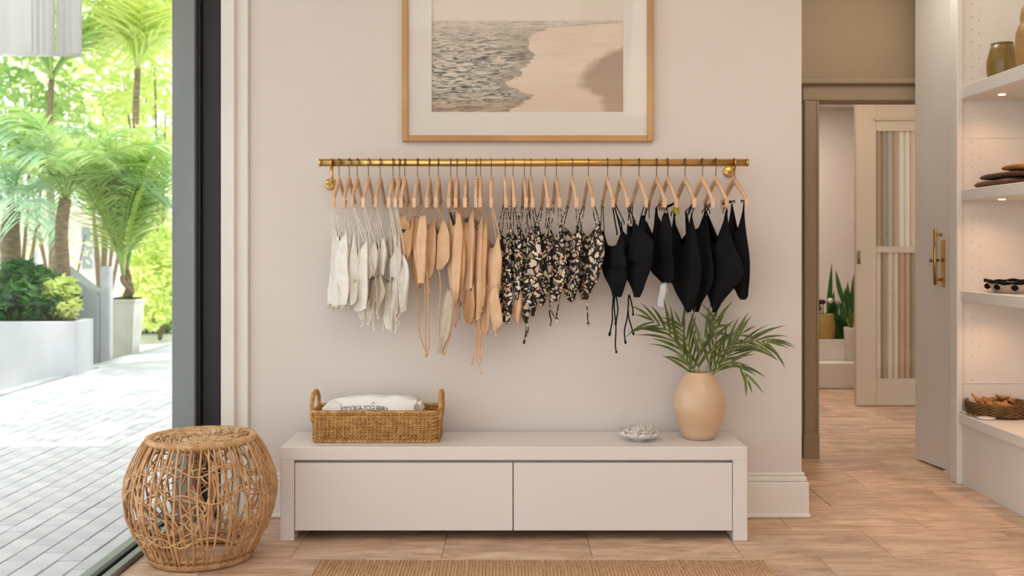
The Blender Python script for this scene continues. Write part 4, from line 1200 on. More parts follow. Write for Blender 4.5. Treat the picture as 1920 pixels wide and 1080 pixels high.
def wrapped_ring(r_, z, tr, m, name, turns=120):
    ring = [(SX + r_ * math.cos(a), SY + r_ * math.sin(a), z) for a in [2*math.pi*i/64 for i in range(64)]]
    w = MB(); w.tube(ring, tr, 10, closed=True)
    hel = []
    for i in range(turns * 8):
        a = 2 * math.pi * i / (turns * 8); b_ = 2 * math.pi * i / 8
        q = r_ + (tr + 0.0005) * math.cos(b_)
        hel.append((SX + q * math.cos(a), SY + q * math.sin(a), z + (tr + 0.0005) * math.sin(b_)))
    w.tube(hel, 0.0019, 4, closed=True)
    return w.build(name, m, stool)
wrapped_ring(0.203, 0.481, 0.0155, M['rattan_light'], 'top_rim')
wrapped_ring(0.190, 0.017, 0.0165, M['rattan'], 'bottom_ring')
wrapped_ring(0.205, 0.046, 0.0100, M['rattan'], 'lower_hoop')
# woven disc seat: a dished spiral with radial bundles
mb = MB()
spl = []
nt_ = 15
for i in range(nt_ * 36):
    f_ = i / (nt_ * 36); a = 2 * math.pi * i / 36
    r_ = 0.012 + 0.186 * f_
    spl.append((SX + r_ * math.cos(a), SY + r_ * math.sin(a), 0.484 + 0.004 * math.sin(11 * a * (1 if int(i / 36) % 2 else -1)) + 0.002))
mb.tube(spl, 0.0052, 6)
for k in range(70):
    a0 = rs.uniform(0, 6.28); r0 = rs.uniform(0.02, 0.15)
    pts = []
    for i in range(7):
        f_ = i / 6
        r_ = min(0.195, r0 + 0.05 * f_); a = a0 + (0.35 + rs.uniform(-.02, .02)) * f_ / max(0.25, r_ * 5)
        pts.append((SX + r_ * math.cos(a), SY + r_ * math.sin(a), 0.491 + 0.003 * math.sin(math.pi * f_)))
    mb.tube(pts, 0.0034, 5)
o = mb.build('seat_weave', M['rattan_light'], stool); o['kind'] = 'stuff'
MB().lathe((SX, SY, 0.474), [(0.0, 0.0), (0.198, 0.0), (0.198, 0.007), (0, 0.007)], 40).build('seat_board', M['rattan'], stool)

# ------------------------------------------------------------------ jute rug on the floor
rgx0, rgx1, rgy = PX(600, 4.02), PX(1432, 4.02), 4.02
rug = tag(empty('jute_rug', ((rgx0 + rgx1)/2, 3.0, 0)), 'woven natural jute rug edge on the floor before the bench', 'rug')
MB().box(rgx0, rgx1, 1.9, rgy, 0.0015, 0.007, 0.003).build('pile', M['jute'], rug)
mb = MB()
n = 130
for k in range(n):
    x = rgx0 + 0.006 + (rgx1 - rgx0 - 0.012) * k / (n - 1)
    mb.tube([(x + rs.uniform(-.002, .002), rgy - 0.28, 0.0075), (x + rs.uniform(-.003, .003), rgy - 0.12, 0.0085), (x + rs.uniform(-.003, .003), rgy - 0.004, 0.0065)], 0.0042, 5)
o = mb.build('cords', M['jute'], rug); o['kind'] = 'stuff'
# ------------------------------------------------------------------ right: built-in shelving along the side wall
UX = 2.372; UY = 5.40; UB = 2.78
unit = tag(empty('shelf_unit', (UX, 4.6, 0)), 'white built-in shelf unit with warm lights along the right wall', 'shelf')
MB().box(UX, UB, UY - 0.035, UY + 0.025, 0, 2.99, 0.003).build('end_panel', M['trim'], unit)
MB().box(UB - 0.02, UB, 3.4, UY - 0.035, 0.30, 2.99).build('back_panel', M['trim'], unit)
MB().box(UX - 0.02, UX + 0.012, UY - 0.06, UY + 0.025, 0, 2.99, 0.004).build('face_stile', M['trim'], unit)
# horizontal board joint on the end panel and pin holes
sc_ = (UY - 0.035) / F
shelf_z = []
for (py, th) in ((163, 0.068), (356, 0.058), (545, 0.056)):
    zt = H - (py - VY) * (UX * F / 840) / F
    shelf_z.append(zt)
    sh = MB().box(UX, UB - 0.02, 3.4, UY - 0.036, zt - th, zt, 0.003).build('shelf', M['trim'], unit)
    for yy in (5.16, 4.78, 4.40):
        MB().lathe((UX + 0.13, yy, zt - th - 0.004), [(0, 0), (0.016, 0.0), (0.018, 0.004)], 14).build('puck_lamp', M['bulb'], sh)
        light('shelf_light', 'SPOT', (UX + 0.13, yy, zt - th - 0.008), (0, 0, 0), 3.2, (1.0, 0.54, 0.30), spot_size=R(140), spot_blend=0.8, shadow_soft_size=0.02)
for yy in (5.16, 4.78, 4.40):
    light('shelf_light', 'SPOT', (UX + 0.13, yy, 2.96), (0, 0, 0), 2.2, (1.0, 0.68, 0.46), spot_size=R(120), spot_blend=0.8, shadow_soft_size=0.02)
lz = PZ(772, 5.38)
MB().box(UX - 0.012, UB - 0.02, 3.4, UY - 0.036, lz - 0.055, lz, 0.004).build('ledge', M['trim'], unit)
MB().box(UX + 0.012, UB - 0.02, 3.4, UY - 0.036, 0.0, lz - 0.056).build('plinth', M['trim'], unit)
hole = MB().lathe((0, 0, 0), [(0.0, 0.0), (0.0035, 0.0), (0.0035, 0.002)], 8).mesh('pin_hole', M['pinhole'])
for cx_ in (1823, 1836):
    for k in range(34):
        py = 8 + k * 23.5 + (7 if cx_ == 1836 else 0)
        z = H - (py - VY) * sc_
        if z < lz + 0.03 or any(zt - 0.09 < z < zt + 0.02 for zt in shelf_z): continue
        o = link('pin_hole', hole, unit)
        o.rotation_euler = (R(90), 0, 0)
        o.location = (PX(cx_, UY - 0.036), UY - 0.0345, z)
for py in (258, 718):
    MB().box(UX + 0.012, UB - 0.02, UY - 0.0385, UY - 0.0352, H - (py - VY) * sc_ - 0.002, H - (py - VY) * sc_ + 0.001).build('panel_joint', M['trim'], unit)

def on_shelf(px, i, dx=0.15):
    X = UX + dx
    Y = X * F / (px - VX)
    z = (shelf_z + [lz])[i]
    return Vector((X, Y, z))
# jars on the top shelf
c = on_shelf(1879, 0, 0.13)
jar = tag(empty('ceramic_jar', c), 'small olive glazed ceramic jar on the top shelf', 'jar')
MB().lathe(c, [(0, 0), (0.060, 0), (0.070, 0.02), (0.074, 0.07), (0.073, 0.10), (0.060, 0.155), (0.052, 0.185), (0.047, 0.187), (0.044, 0.18), (0.052, 0.15), (0, 0.03)], 32).build('body', M['olive'], jar)
MB().lathe(c, [(0.051, 0.183), (0.054, 0.187), (0.053, 0.192), (0.048, 0.192), (0.046, 0.186)], 32).build('rim', M['olive'], jar)
c = on_shelf(1948, 0, 0.13)
jar = tag(empty('ceramic_vase', c), 'tall ochre waisted ceramic vase at right edge on the top shelf', 'vase')
MB().lathe(c, [(0, 0), (0.085, 0), (0.098, 0.03), (0.104, 0.10), (0.100, 0.17), (0.088, 0.205), (0.080, 0.22), (0.082, 0.25), (0.074, 0.29), (0.058, 0.315), (0.05, 0.318), (0.05, 0.29), (0, 0.05)], 32).build('body', M['ochre'], jar)
MB().lathe(c, [(0.055, 0.312), (0.06, 0.318), (0.058, 0.326), (0.05, 0.326), (0.048, 0.315)], 32).build('rim', M['ochre'], jar)

# folded leather clutches on the second shelf
def soft_slab(c, lx, ly, h, seed, m, name, parent=None):
    mb = MB()
    n1, n2 = 22, 10
    v, f = [], []
    for i in range(n1 + 1):
        u = i / n1 * 2 - 1
        for j in range(n2):
            a = 2 * math.pi * j / n2
            e = (1 - abs(u) ** 6) ** 0.5 if abs(u) < 1 else 0.0
            e = max(e, 0.25)
            ca, sa = math.cos(a), math.sin(a)
            sq = lambda q: math.copysign(abs(q) ** 0.6, q)
            wv = 0.14 * mnoise.noise(Vector((u * 3 + seed, ca, sa)))
            v.append((c[0] + sq(ca) * lx / 2 * (e * .3 + .7), c[1] + u * ly / 2, c[2] + h / 2 + sq(sa) * h / 2 * e * (1 + wv if sa > 0 else 1)))
    for i in range(n1):
        for j in range(n2):
            j2 = (j + 1) % n2
            f.append((i*n2 + j, (i+1)*n2 + j, (i+1)*n2 + j2, i*n2 + j2))
    f.append(tuple(range(n2))); f.append(tuple(n1*n2 + j for j in range(n2 - 1, -1, -1)))
    return mb.add(v, f, True).build(name, m, parent)
yb = (UX + 0.14) * F / (1856 - VX)
z2 = shelf_z[1]
cl = tag(empty('leather_clutch', (UX + .15, yb - .2, z2)), 'dark brown leather clutch lying at the bottom on the second shelf', 'bag', 'clutches on the second shelf')
soft_slab((UX + .15, yb - .20, z2), 0.22, 0.42, 0.040, 1, M['leather'], 'body', cl)
MB().tube([(UX + .045, yb - .39 + .37 * i / 12, z2 + .021 + .002 * math.sin(i)) for i in range(13)], 0.0022, 5).build('seam', M['leather2'], cl)
cl = tag(empty('leather_clutch', (UX + .16, yb - .22, z2 + .041)), 'lighter brown folded clutch stacked on the dark clutch', 'bag', 'clutches on the second shelf')
soft_slab((UX + .16, yb - .22, z2 + .041), 0.20, 0.42, 0.034, 5, M['leather'], 'body', cl)
soft_slab((UX + .15, yb - .34, z2 + .076), 0.15, 0.22, 0.030, 9, M['leather2'], 'flap', cl)

# cream and black sandal-like pouch on the third shelf
z3 = shelf_z[2]
yb = (UX + 0.13) * F / (1858 - VX)
tr = tag(empty('patterned_tray', (UX + .14, yb - .2, z3)), 'cream boat shaped tray with black painted rim on the third shelf', 'tray')
mb = MB(); v, f = [], []
n1, n2 = 30, 9
for lay in (0, 1):
    for i in range(n1):
        a = 2 * math.pi * i / n1
        for j in range(n2):
            q = j / (n2 - 1)
            rr_ = 0.62 + 0.38 * q ** 0.7 - lay * 0.04
            v.append((UX + .14 + 0.095 * rr_ * math.cos(a), yb - .20 + 0.20 * rr_ * math.sin(a), z3 + 0.001 + 0.052 * q + lay * 0.004 * (1 - q) + (0.004 * math.sin(3*a) * q)))
Q = n1 * n2
for i in range(n1):
    i2 = (i + 1) % n1
    for j in range(n2 - 1):
        f.append((i*n2 + j, i2*n2 + j, i2*n2 + j + 1, i*n2 + j + 1)); f.append((Q + i*n2 + j, Q + i*n2 + j + 1, Q + i2*n2 + j + 1, Q + i2*n2 + j))
    f.append((i*n2 + n2 - 1, i2*n2 + n2 - 1, Q + i2*n2 + n2 - 1, Q + i*n2 + n2 - 1))
f.append(tuple(i*n2 for i in range(n1)))
f.append(tuple(Q + i*n2 for i in range(n1 - 1, -1, -1)))
mb.add(v, f, True).build('body', M['cream'], tr)
rim = [(UX + .14 + 0.095 * math.cos(a), yb - .20 + 0.20 * math.sin(a), z3 + 0.056 + 0.004 * math.sin(3*a)) for a in [2*math.pi*i/40 for i in range(40)]]
MB().tube(rim, [0.008 + 0.003 * math.sin(i * 1.7) for i in range(40)], 8, closed=True).build('rim', M['black'], tr)
for a in (math.pi * 1.05, math.pi * 1.28, math.pi * 0.82):
    p = Vector((UX + .14 + 0.088 * math.cos(a), yb - .20 + 0.186 * math.sin(a), z3 + 0.03))
    MB().lathe((0, 0, 0), [(0, -0.016), (0.014, -0.008), (0.018, 0.002), (0.012, 0.012), (0, 0.017)], 10).build('painted_spot', M['black'], tr).location = p

# starfish basket and shells on the low ledge
yb = (UX + 0.14) * F / (1836 - VX)
cb = Vector((UX + .16, yb - .17, lz))
sb = tag(empty('starfish_basket', cb), 'shallow brown basket filled with starfish on the low ledge', 'basket')
mb = MB()
mb.lathe(cb, [(0, 0.001), (0.12, 0.001), (0.145, 0.02), (0.155, 0.06), (0.16, 0.075), (0.15, 0.075), (0.142, 0.03), (0.11, 0.012), (0, 0.012)], 40, rfun=lambda a, k: 1 + .02 * math.sin(20 * a))
mb.build('body', M['stardark'], sb)
for k in range(8):
    mb = MB()
    mb.tube([(cb.x + (0.151 + .001*k) * math.cos(a), cb.y + (0.151 + .001*k) * math.sin(a), lz + .014 + .008 * k + .003 * math.sin(20*a + k * 3.14)) for a in [2*math.pi*i/80 for i in range(80)]], 0.0042, 5, closed=True)
    mb.build('weaver', M['stardark'], sb)
def starfish(c, r_, rot, tilt, name, m, label, group):
    mb = MB(); v, f = [], []
    n = 20
    v.append((0, 0, 0.016 * r_ / .05)); 
    for i in range(n):
        a = 2 * math.pi * i / n
        k = abs(((i / 4.0) % 1.0) * 2 - 1)
        q = r_ * (0.36 + 0.64 * k ** 1.6)
        v.append((q * math.cos(a), q * math.sin(a), 0.004 * (1 - k) * r_ / .05 + .002))
    for i in range(n): v.append((v[1 + i][0] * .97, v[1 + i][1] * .97, -0.004))
    v.append((0, 0, -0.004))
    for i in range(n):
        i2 = (i + 1) % n
        f += [(0, 1 + i, 1 + i2), (1 + i, 1 + n + i, 1 + n + i2, 1 + i2), (2*n + 1, 1 + n + i2, 1 + n + i)]
    o = mb.add(v, f, False).build(name, m)
    o.location = c; o.rotation_euler = (tilt[0], tilt[1], rot)
    tag(o, label, 'starfish', group)
gs = 'starfish heaped in the ledge basket'
sl = ['starfish leaning on the left rim of the ledge basket', 'starfish lying in the middle of the ledge basket', 'starfish at the back of the ledge basket', 'starfish at the right side of the ledge basket', 'upright starfish in front inside the ledge basket', 'topmost starfish of the ledge basket']
for k, (dx, dy, dz, tx, ty) in enumerate(((-.03, .09, .062, .5, -.3), (-.03, 0, .058, .2, -.4), (.06, .04, .068, -.2, .2), (-.02, -.09, .064, -.4, -.3), (-.09, .02, .062, .1, -.9), (.01, -.03, .088, .3, -.5))):
    starfish(cb + Vector((dx, dy, dz)), 0.062, k * .7, (tx, ty), 'starfish', M['star'], sl[k], gs)
starfish(Vector((UX + .035, yb - .20, lz + .012)), 0.05, .4, (0, -.25), 'starfish', M['star'], 'pale starfish lying on the ledge before the starfish basket', None)
for k, (dy, nm) in enumerate(((-.10, 'flat white shell on the ledge near the starfish basket'), (-.28, 'flat white shell at right end of the visible ledge'))):
    c = Vector((UX + .045, yb + dy, lz))
    tag(MB().lathe(c, [(0, 0.001), (0.04, 0.001), (0.05, 0.006), (0.035, 0.012), (0, 0.015)], 24, rfun=lambda a, q: 1 + .05 * math.cos(12*a)).build('sea_shell', M['shell']), nm, 'shell', 'white shells on the ledge')

# ------------------------------------------------------------------ open white door leaf with brass handle
d1 = Vector((PX(1716, 5.96), 5.96, 0)); d2 = Vector((PX(1788, 5.57), 5.57, 0))
door2 = empty('door_2', (d2.x, d2.y, 0)); door2['kind'] = 'structure'
dd = (d2 - d1).normalized(); dn = Vector((dd.y, -dd.x, 0))
if dn.x > 0: dn = -dn
v = []
for p in (d1, d2):
    for s in (0, -0.045):
        for z in (0.012, 2.98): v.append(p + dn * s + Vector((0, 0, z)))
MB().add(v, [(0,1,5,4), (2,6,7,3), (0,2,3,1), (4,5,7,6), (1,3,7,5), (0,4,6,2)]).build('leaf', M['trim'], door2)
hp = d1.lerp(d2, 0.70)
def hpt(z, off): return hp + dn * off + Vector((0, 0, z))
hY = hp.y
z0, z1 = PZ(534, hY), PZ(430, hY)
hd = MB().tube([hpt(z0 + .03, .0), hpt(z0 + .03, .035), hpt(z0, .04), hpt((z0 + z1)/2, .042), hpt(z1, .04), hpt(z1 - .03, .035), hpt(z1 - .03, .0)], 0.009, 10).build('handle', M['brass'], door2)
pl = hp + dd * 0.022
MB().bar(pl + dn * .003 + Vector((0, 0, z0 - .01)), pl + dn * .003 + Vector((0, 0, z1 - .06)), 0.035, 0.008, up=dn).build('back_plate', M['brass'], hd)
kn = hp - dd * 0.03
MB().tube([kn + Vector((0, 0, PZ(488, hY))), kn + dn * .03 + Vector((0, 0, PZ(488, hY))), kn + dn * .05 + Vector((0, 0, PZ(488, hY)))], [0.007, 0.007, 0.013], 12).build('lock_knob', M['hook'], hd)
MB().box(d2.x - .03, d2.x - .002, d2.y + .01, d2.y + .06, 0.0, 0.012).build('floor_stop', M['trim'], door2)
struct('trim_4', MB().box(d2.x - 0.005, d2.x + 0.035, UY + 0.03, d2.y - 0.01, 0, 2.99, 0.005), M['trim'])

# ------------------------------------------------------------------ far glazed door
gY = 7.97
gx0 = PX(1605, gY); gx1 = gx0 + 0.95
door1 = empty('door_1', (gx0, gY, 0)); door1['kind'] = 'structure'
gzb, gzt = PZ(710, gY), PZ(246, gY)
gl0 = PX(1643, gY); gl1 = gx1 - (gl0 - gx0)
gm = PZ(468, gY)
for (a, b_, c_, d_) in ((gx0, gl0, 0.008, 2.42), (gl1, gx1, 0.008, 2.42)):
    MB().box(a, b_, gY, gY + 0.045, c_, d_, 0.003).build('stile', M['door_paint'], door1)
for (c_, d_) in ((0.008, gzb), (gm - 0.025, gm + 0.025), (gzt, 2.42)):
    MB().box(gl0, gl1, gY, gY + 0.045, c_, d_, 0.003).build('rail', M['door_paint'], door1)
reed_w = 0.042
k = 0
x = gl0
for (za, zb_) in ((gzb, gm - .025), (gm + .025, gzt)):
    x = gl0
    while x + reed_w < gl1:
        mb = MB(); v, f = [], []
        ns = 6
        for z in (za, zb_):
            for i in range(ns + 1):
                a = math.pi * i / ns
                v.append((x + reed_w/2 - reed_w/2 * math.cos(a), gY + 0.024 - 0.016 * math.sin(a), z))
            v += [(x + reed_w, gY + 0.028, z), (x, gY + 0.028, z)]
        q = ns + 3
        for i in range(q): f.append((i, (i + 1) % q, q + (i + 1) % q, q + i))
        f.append(tuple(range(q - 1, -1, -1))); f.append(tuple(range(q, 2*q)))
        mb.add(v, f, False).build('reeded_pane', M['reeded'], door1)
        x += reed_w + 0.004
MB().box(gl0 - 0.02, gl1 + 0.02, gY - 0.02, gY, gzt + 0.085, gzt + 0.10, 0.003).build('moulding', M['door_paint'], door1)
MB().tube([(gx0 + .012, gY - .03, PZ(495, gY)), (gx0 + .012, gY - .03, PZ(470, gY))], 0.012, 8).build('handle', M['hook'], door1)

# pendant cluster reflected warm at the door head
pd = tag(empty('crystal_pendant', (2.98, 7.4, 2.45)), 'small pendant with lit glass rods inside the far doorway', 'lamp')
MB().box(2.86, 3.14, 7.36, 7.44, 2.40, 2.43, 0.004).build('bar', M['passage'], pd)
for i in range(7):
    MB().tube([(2.86 + .045 * i, 7.40, PZ(192, 7.4)), (2.86 + .045 * i, 7.40, PZ(176, 7.4) + .004 * (i % 3))], 0.011, 8).build('glass_rod', M['bulb'], pd)
MB().tube([(3.0, 7.40, 2.43), (3.0, 7.40, 2.70)], 0.006, 6).build('stem', M['brass'], pd)

# ------------------------------------------------------------------ plants in the far room
def blade(mb, base, tip, w, n=6, bend=0.0):
    base, tip = Vector(base), Vector(tip)
    t_ = (tip - base); sd = t_.cross(Vector((0, 1, 0))).normalized()
    up = sd.cross(t_).normalized()
    v, f = [], []
    for k in range(n + 1):
        q = k / n
        ww = w * math.sin(math.pi * (0.18 + 0.82 * q)) * 0.5 + 0.001
        p = base + t_ * q + up * bend * math.sin(math.pi * q)
        v += [p + sd * ww + up * ww * .4, p, p - sd * ww + up * ww * .4]
    for k in range(n):
        a = k * 3
        f += [(a, a+3, a+4, a+1), (a+1, a+4, a+5, a+2)]
    mb.add(v, f, True)
pY = 9.25
box_ = tag(empty('planter_box', (PX(1550, pY), pY, .235)), 'low white planter box on the step in the far room', 'planter')
mb = MB()
bxx0, bxx1 = PX(1490, pY), PX(1588, pY)
zt = PZ(634, pY)
mb.box(bxx0, bxx1, pY - .14, pY - .12, .236, zt, .004); mb.box(bxx0, bxx1, pY + .12, pY + .14, .236, zt, .004)
mb.box(bxx0, bxx0 + .02, pY - .12, pY + .12, .236, zt, .004); mb.box(bxx1 - .02, bxx1, pY - .12, pY + .12, .236, zt, .004)
mb.build('body', M['trim'], box_)
MB().box(bxx0 + .02, bxx1 - .02, pY - .12, pY + .12, .237, zt - .03).build('soil', M['soil'], box_)
pc = Vector((PX(1543, pY), pY - .02, zt - .03))
pot = tag(empty('yellow_pot', pc), 'mustard yellow pot standing in the far planter box', 'pot')
MB().lathe(pc, [(0, 0), (0.085, 0), (0.10, 0.03), (0.105, 0.14), (0.098, 0.23), (0.09, 0.245), (0.08, 0.235), (0.085, 0.20), (0, 0.19)], 28).build('body', M['kraft'], pot)
MB().lathe(pc, [(0.09, 0.238), (0.095, 0.246), (0.09, 0.254), (0.083, 0.25), (0.082, 0.24)], 28).build('rim', M['kraft'], pot)
fl = tag(empty('dried_flowers', pc + Vector((0, 0, .2))), 'dark dried flowers in the mustard yellow pot', 'flowers')
rf = random.Random(12)
for k in range(9):
    t_ = Vector((rf.uniform(-.10, .06), rf.uniform(-.06, .06), rf.uniform(.10, .2)))
    stm = MB().tube([pc + Vector((0, 0, .19)), pc + Vector((0, 0, .19)) + t_], .004, 5).build('stalk', M['stem'], fl)
    MB().lathe(pc + Vector((0, 0, .17)) + t_, [(0, 0), (.022, .012), (.028, .03), (.016, .045), (0, .048)], 10, rfun=lambda a, q: 1 + .2 * math.sin(5*a)).build('bloom', [M['flower'], M['flower'], M['shell']][k % 3], stm)
ag = tag(empty('snake_plant', (PX(1563, pY), pY + .06, zt - .03)), 'tall dark green snake plant behind the yellow pot', 'plant')
for k in range(7):
    b_ = Vector((PX(1566, pY) + rf.uniform(-.03, .03), pY + .06 + rf.uniform(-.03, .03), zt - .03))
    tp = b_ + Vector((rf.uniform(-.08, .08), rf.uniform(-.05, .05), rf.uniform(.30, .5)))
    if k == 0: tp = Vector((PX(1563, pY), pY + .05, PZ(494, pY)))
    mb = MB(); blade(mb, b_, tp, .055, 7, .02); mb.build('leaf', M['deep'], ag)
fern = tag(empty('bushy_fern', (PX(1578, pY), pY - .03, zt - .03)), 'bushy dark fern at the right end of the far planter box', 'plant')
for k in range(26):
    b_ = Vector((PX(1576, pY), pY - .03, zt - .03))
    tp = b_ + Vector((rf.uniform(-.09, .13), rf.uniform(-.08, .08), rf.uniform(.05, .34)))
    mb = MB(); blade(mb, b_, tp, .05, 5, .03); mb.build('leaf', M['deep'], fern)
br_ = tag(empty('leafy_branch', (PX(1600, 9.0), 8.98, .235)), 'green leafy stems in a slim white pot beside the far door', 'plant')
pb = Vector((PX(1597, 9.1), 9.1, .236))
MB().lathe(pb, [(0, 0), (.05, 0), (.055, .02), (.07, .28), (.072, .3), (.064, .3), (.06, .25), (0, .24)], 24).build('pot', M['potwhite'], br_)
for k in range(14):
    b_ = pb + Vector((0, 0, .24))
    tp = b_ + Vector((rf.uniform(-.14, .10), rf.uniform(-.06, .06), rf.uniform(.15, .62)))
    mb = MB(); blade(mb, b_.lerp(tp, .45), tp, .045, 5, .02); 
    lf = mb.build('leaf', M['deep'], br_)
    MB().tube([b_, b_.lerp(tp, .5)], .004, 5).build('stalk', M['stem'], lf)

# ------------------------------------------------------------------ outdoors: planters, pot, palms, trees
pY = 10.0
plx = PX(140, pY)
pz = PZ(603, pY)
pt = tag(empty('planter_box', (plx - 1, pY + .4, -.22)), 'large white rectangular planter outdoors left of the path', 'planter')
mb = MB()
mb.box(plx - 2.4, plx, pY, pY + .05, -.22, pz, .008); mb.box(plx - 2.4, plx, pY + .40, pY + .45, -.22, pz, .008)
mb.box(plx - .05, plx, pY + .05, pY + .40, -.22, pz, .008); mb.box(plx - 2.4, plx - 2.35, pY + .05, pY + .40, -.22, pz, .008)
mb.build('body', M['concrete'], pt)
MB().box(plx - 2.35, plx - .05, pY + .05, pY + .40, -.2, pz - .06).build('soil', M['soil'], pt)

gw = tag(empty('garden_block', (PX(175, 11.6), 11.9, -.22)), 'grey concrete garden block with a sloping top behind the white planter', 'wall')
a0, a1 = PX(112, 11.4), PX(183, 11.4)
mb = MB()
zl, zr = PZ(500, 11.4), PZ(555, 11.4)
mb.add([(a0, 11.4, -.22), (a1, 11.4, -.22), (a1, 11.4, zr), (a0, 11.4, zl), (a0, 11.7, -.22), (a1, 11.7, -.22), (a1, 11.7, zr), (a0, 11.7, zl)],
       [(0,1,2,3), (5,4,7,6), (1,5,6,2), (4,0,3,7), (3,2,6,7), (4,5,1,0)])
mb.build('body', M['greywall'], gw)
MB().box(a1, PX(206, 11.45), 11.45, 11.55, -.22, PZ(500, 11.45), .01).build('pier', M['concrete'], gw)

pY = 12.4
tc_ = Vector((PX(235, pY), pY, -.012))
tc_.x = max(tc_.x, -4.75)
tp_ = tag(empty('tapered_planter', tc_), 'tall tapered white planter by the path holding a palm', 'planter')
def taper(z0, z1, w0, w1, inner=0):
    v = []
    for z, w in ((z0, w0), (z1, w1)):
        v += [(tc_.x - w, tc_.y - w, tc_.z + z), (tc_.x + w, tc_.y - w, tc_.z + z), (tc_.x + w, tc_.y + w, tc_.z + z), (tc_.x - w, tc_.y + w, tc_.z + z)]
    return MB().add(v, [(3,2,1,0), (4,5,6,7), (0,1,5,4), (1,2,6,5), (2,3,7,6), (3,0,4,7)])
taper(-.2, .60, .115, .175).build('body', M['potwhite'], tp_)
taper(.60, .64, .19, .19).build('rim', M['potwhite'], tp_)
taper(.64, .652, .15, .15).build('soil', M['soil'], tp_)

# palm frond meshes, shared between copies
def frond_mesh(name, m, length, arch, nleaf, leaf_len, leaf_w, seed):
    rr_ = random.Random(seed)
    mb = MB()
    pts = []
    p = Vector((0, 0, 0)); d = Vector((math.cos(R(arch[0])), 0, math.sin(R(arch[0]))))
    n = 12
    for k in range(n + 1):
        pts.append(p.copy())
        ang = R(arch[0] + (arch[1] - arch[0]) * k / n)
        p = p + Vector((math.cos(ang), 0, math.sin(ang))) * (length / n)
    mb.tube(pts, [0.016 * (1 - 0.85 * k / n) for k in range(n + 1)], 5)
    for k in range(nleaf):
        f_ = 0.16 + 0.84 * k / nleaf
        i = min(n - 1, int(f_ * n)); q = pts[i].lerp(pts[i + 1], f_ * n - i)
        t_ = (pts[i + 1] - pts[i]).normalized()
        L_ = leaf_len * (0.45 + 0.75 * math.sin(math.pi * (0.12 + 0.8 * f_)))
        for s in (1, -1):
            dr = (t_ * 0.75 + Vector((0, s * 0.85, 0)) + Vector((0, 0, rr_.uniform(-.15, .25)))).normalized()
            v, f = [], []
            pp_ = q.copy(); nn = 4
            for j in range(nn + 1):
                w = leaf_w * (0.5 if j == 0 else (1.0 - (j / nn) ** 1.5) * 0.95 + 0.05)
                wv = dr.cross(Vector((0, 0, 1))).normalized() * w / 2
                v += [pp_ + wv, pp_ - wv]
                dr = (dr + Vector((0, 0, -0.16))).normalized()
                pp_ = pp_ + dr * L_ / nn
            for j in range(nn): f.append((2*j, 2*j + 1, 2*j + 3, 2*j + 2))
            mb.add(v, f, True)
    return mb.mesh(name, m)
FR = {
 'lime': [frond_mesh('frond', M['lime'], 1.7, (70, -25), 30, .48, .05, 1), frond_mesh('frond', M['lime'], 1.5, (80, 20), 28, .42, .05, 2)],
 'green': [frond_mesh('frond', M['green'], 1.8, (55, -40), 30, .5, .05, 3), frond_mesh('frond', M['green'], 1.6, (75, -5), 28, .46, .05, 4)],
 'blue': [frond_mesh('frond', M['bluegreen'], 2.0, (40, -50), 32, .55, .045, 5), frond_mesh('frond', M['bluegreen'], 1.8, (65, -20), 30, .5, .045, 6)],
 'areca': [frond_mesh('frond', M['lime'], 1.6, (88, 58), 26, .40, .05, 7), frond_mesh('frond', M['green'], 1.5, (82, 34), 26, .40, .05, 8)],
}
rp = random.Random(77)
def palm(label, base, crown, kind, nf, scale=1.0, trunk_r=0.07, cat='palm', stems=1, group='palms outdoors'):
    base, crown = Vector(base), Vector(crown)
    root = tag(empty('palm_tree', base), label, cat, group)
    for s in range(stems):
        o1 = Vector((rp.uniform(-.05, .05), rp.uniform(-.05, .05), 0)) if stems > 1 else Vector()
        o2 = Vector((rp.uniform(-.2, .2), rp.uniform(-.2, .2), rp.uniform(-.5, .0))) if stems > 1 else Vector()
        pts = [(base + o1).lerp(crown + o2, k / 8) + Vector((0.05 * math.sin(k * .7), 0, 0)) for k in range(9)]
        rads = [trunk_r * (1.15 - .3 * k / 8) * (1 + .06 * (k % 2)) for k in range(9)]
        MB().tube(pts, rads, 10).build('trunk', M['trunk'], root)
        cnt = nf // stems
        for k in range(cnt):
            me = FR[kind][k % 2]
            o = link('frond', me, root)
            o.location = pts[-1]
            sc = scale * rp.uniform(.8, 1.15)
            o.scale = (sc, sc, sc)
            o.rotation_euler = (rp.uniform(-.15, .15), rp.uniform(-.3, .25), 2.39996 * k + rp.uniform(-.3, .3))
    return root
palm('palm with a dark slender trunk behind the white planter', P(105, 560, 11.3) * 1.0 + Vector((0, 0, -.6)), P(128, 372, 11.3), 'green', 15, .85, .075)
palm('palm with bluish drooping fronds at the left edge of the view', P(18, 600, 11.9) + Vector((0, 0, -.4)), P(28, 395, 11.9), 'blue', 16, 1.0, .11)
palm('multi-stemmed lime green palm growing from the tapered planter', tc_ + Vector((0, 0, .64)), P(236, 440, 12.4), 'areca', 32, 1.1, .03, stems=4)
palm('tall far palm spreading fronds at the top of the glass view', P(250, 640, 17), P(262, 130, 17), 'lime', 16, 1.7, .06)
palm('tall far palm with green fronds behind the white awning', P(90, 640, 18), P(100, 150, 18), 'green', 14, 1.8, .06)

